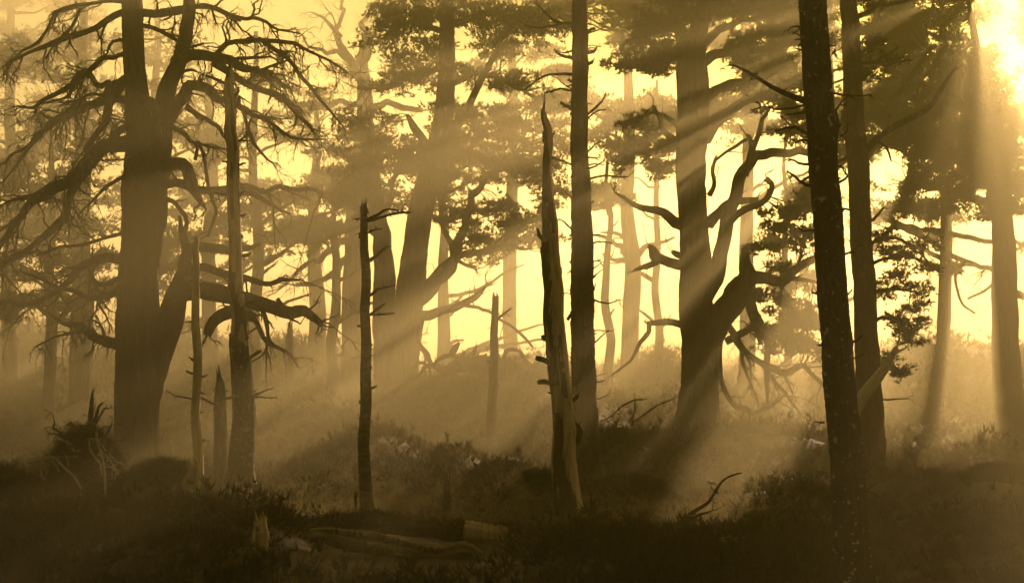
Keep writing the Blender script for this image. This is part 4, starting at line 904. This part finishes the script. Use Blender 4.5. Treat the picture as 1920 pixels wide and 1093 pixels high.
# young seedling glittering in the hollow
def seedling(label, px, py0, py1, D, seed, name='pine_seedling', n=60, cat='seedling'):
    rng = np.random.default_rng(seed); root = thing(name, ground_at(px, py0, D), label, cat)
    pt, r = path([(px + 3, py0, 3), (px, (py0 + py1) / 2, 3), (px, py1, 2)], D, step=.03, gn=.5, rng=rng); V, F = tubes(pt[None], r[None], 6); MB().add(V, F).build('stem', M['twig'], root)
    i = rng.integers(len(pt) // 4, len(pt), n); mb = MB(); mb.add(*blades(pt[i], norm(rng.normal(0, 1, (n, 3)) * [1, 1, .3] + [0, 0, .5]), rng.uniform(.04, .09, n), 5, rng, w=.12)); mb.build('leaves', M['fern'], root, smooth=False)
seedling('little seedling with bright leaves at the foot of the slender dead trunk', 666, 990, 928, 17.6, 601)
def fern(label, px, py, D, wpx, seed, n=26):
    rng = np.random.default_rng(seed); g = ground_at(px, py, D); root = thing('leafy_plant', g, label, 'plant'); mb = MB()
    k = wpx * D / FPX
    O = np.repeat((P(px, py, D))[None], n, 0) + rng.normal(0, .25, (n, 3)) * k * [1, 1, 0] - [0, 0, .08]
    A, RA = grow(O, norm(rng.normal(0, .6, (n, 3)) + [0, 0, 1]), rng.uniform(.5, 1.1, n) * k, np.full(n, .004), 7, .12, .5, rng)
    mb.add(*tubes(A, RA, 3)); mb.build('stems', M['fern'], root)
    q = A[:, 2:].reshape(-1, 3); m2 = MB(); m2.add(*blades(np.repeat(q, 2, 0), norm(rng.normal(0, 1, (len(q) * 2, 3)) * [1, 1, .4] + [0, 0, .4]), rng.uniform(.03, .06, len(q) * 2), 3, rng, w=.22)); m2.build('leaves', M['fern'], root, smooth=False)
fern('bright leafy sprig at the bottom edge below the pale fallen log', 775, 1085, 12.2, 26, 602)
fern('clump of small bright leaves at the bottom edge right of the squat stump', 535, 1096, 11.6, 40, 603, n=44)
fern('small leafy plant at the foot of the dark front trunk', 1650, 1092, 11.8, 26, 604)

# ------------------------------------------------------------------ heather cover and grass
def cover():
    rng = np.random.default_rng(9)
    N = 7400
    D = 8.5 * np.exp(rng.uniform(0, 1, N) ** .95 * math.log(100 / 8.5)); X = rng.uniform(-.56, .56, N) * (D + 1.5)
    hol = np.exp(-((X + 2.0) / 2.3) ** 2 - ((D - 20.5) / 3.0) ** 2) + np.exp(-((X - 2.4) / .9) ** 2 - ((D - 17.3) / 1.3) ** 2)
    k = (rng.uniform(0, 1, N) > hol * 1.1) & ~((X > -2.75) & (X < .1) & (D > 12.4) & (D < 17.9))
    x, y = X[k], D[k]; n = len(x)
    big = 1 + .8 * vnoise(x * .5 + 9, y * .5)
    rad = (.12 + .010 * y) * rng.uniform(.6, 1.5, n) * np.clip(big, .4, 2)
    ht = rad * rng.uniform(.55, 1.0, n)
    per = 18
    u = norm(rng.normal(0, 1, (n * per, 3))); u[:, 2] = np.abs(u[:, 2])
    rr = np.repeat(rad, per); hh = np.repeat(ht, per)
    px = np.repeat(x, per) + u[:, 0] * rr; py = np.repeat(y, per) + u[:, 1] * rr
    pz = gz(px, py) + u[:, 2] * hh * rng.uniform(.5, 1, n * per) - .03
    A = norm(u * np.array([.8, .8, .5]) + np.array([0, 0, .7]))
    S = (.07 + .0042 * py) * rng.uniform(.6, 1.5, n * per)
    mb = MB(); mb.add(*blades(np.stack([px, py, pz], 1), A, S, 5, rng, spread=.45, w=.085)); o = mb.build('heather', M['heather'], smooth=False); tag(o, kind='stuff')
    o['label'] = 'dark heather covering the forest floor'
    N = 9000
    D = 14 * np.exp(rng.uniform(0, 1, N) * math.log(80 / 14)); X = rng.uniform(-.56, .56, N) * D
    hol = .5 * (vnoise(X * .3, D * .3 + 40) > .4) * (D > 19) + .2 * (D > 30) + .3 * (D > 45)
    hol2 = np.concatenate([rng.normal(-2, 2.0, 5000), rng.normal(2.4, .7, 1500)]), np.concatenate([rng.normal(20.5, 2.2, 5000), rng.normal(17.3, 1.0, 1500)])
    k = rng.uniform(0, 1, N) < hol
    x = np.concatenate([X[k], hol2[0]]); y = np.concatenate([D[k], hol2[1]]); z = gz(x, y); n = len(x)
    O = np.repeat(np.stack([x, y, z], 1), 2, 0); n *= 2; O = O + rng.normal(0, .03, (n, 3)) * [1, 1, 0]
    A, RA = grow(O, norm(rng.normal(0, .55, (n, 3)) + [0, 0, 1]), rng.uniform(.10, .34, n) * (1 + O[:, 1] / 60), .0015 + O[:, 1] * .00012, 4, .1, .9, rng, taper=.9)
    mb = MB(); s = norm(np.cross(np.gradient(A, axis=1), np.array([0, 1, .0])))
    V = np.stack([A - s * RA[..., None] * 1.2, A + s * RA[..., None] * 1.2], 2).reshape(-1, 3); idx = np.arange(n * 4 * 2).reshape(n, 4, 2)
    F = np.stack([idx[:, :-1, 0], idx[:, :-1, 1], idx[:, 1:, 1], idx[:, 1:, 0]], -1).reshape(-1, 4)
    o = mb.add(V, F).build('dry_grass', M['grass']); tag(o, kind='stuff'); o['label'] = 'pale dry grass in the hollow and on the slopes'
cover()
print('TRIS', sum(len(o.data.loops) - 2 * len(o.data.polygons) for o in scene.objects if o.type == 'MESH'))
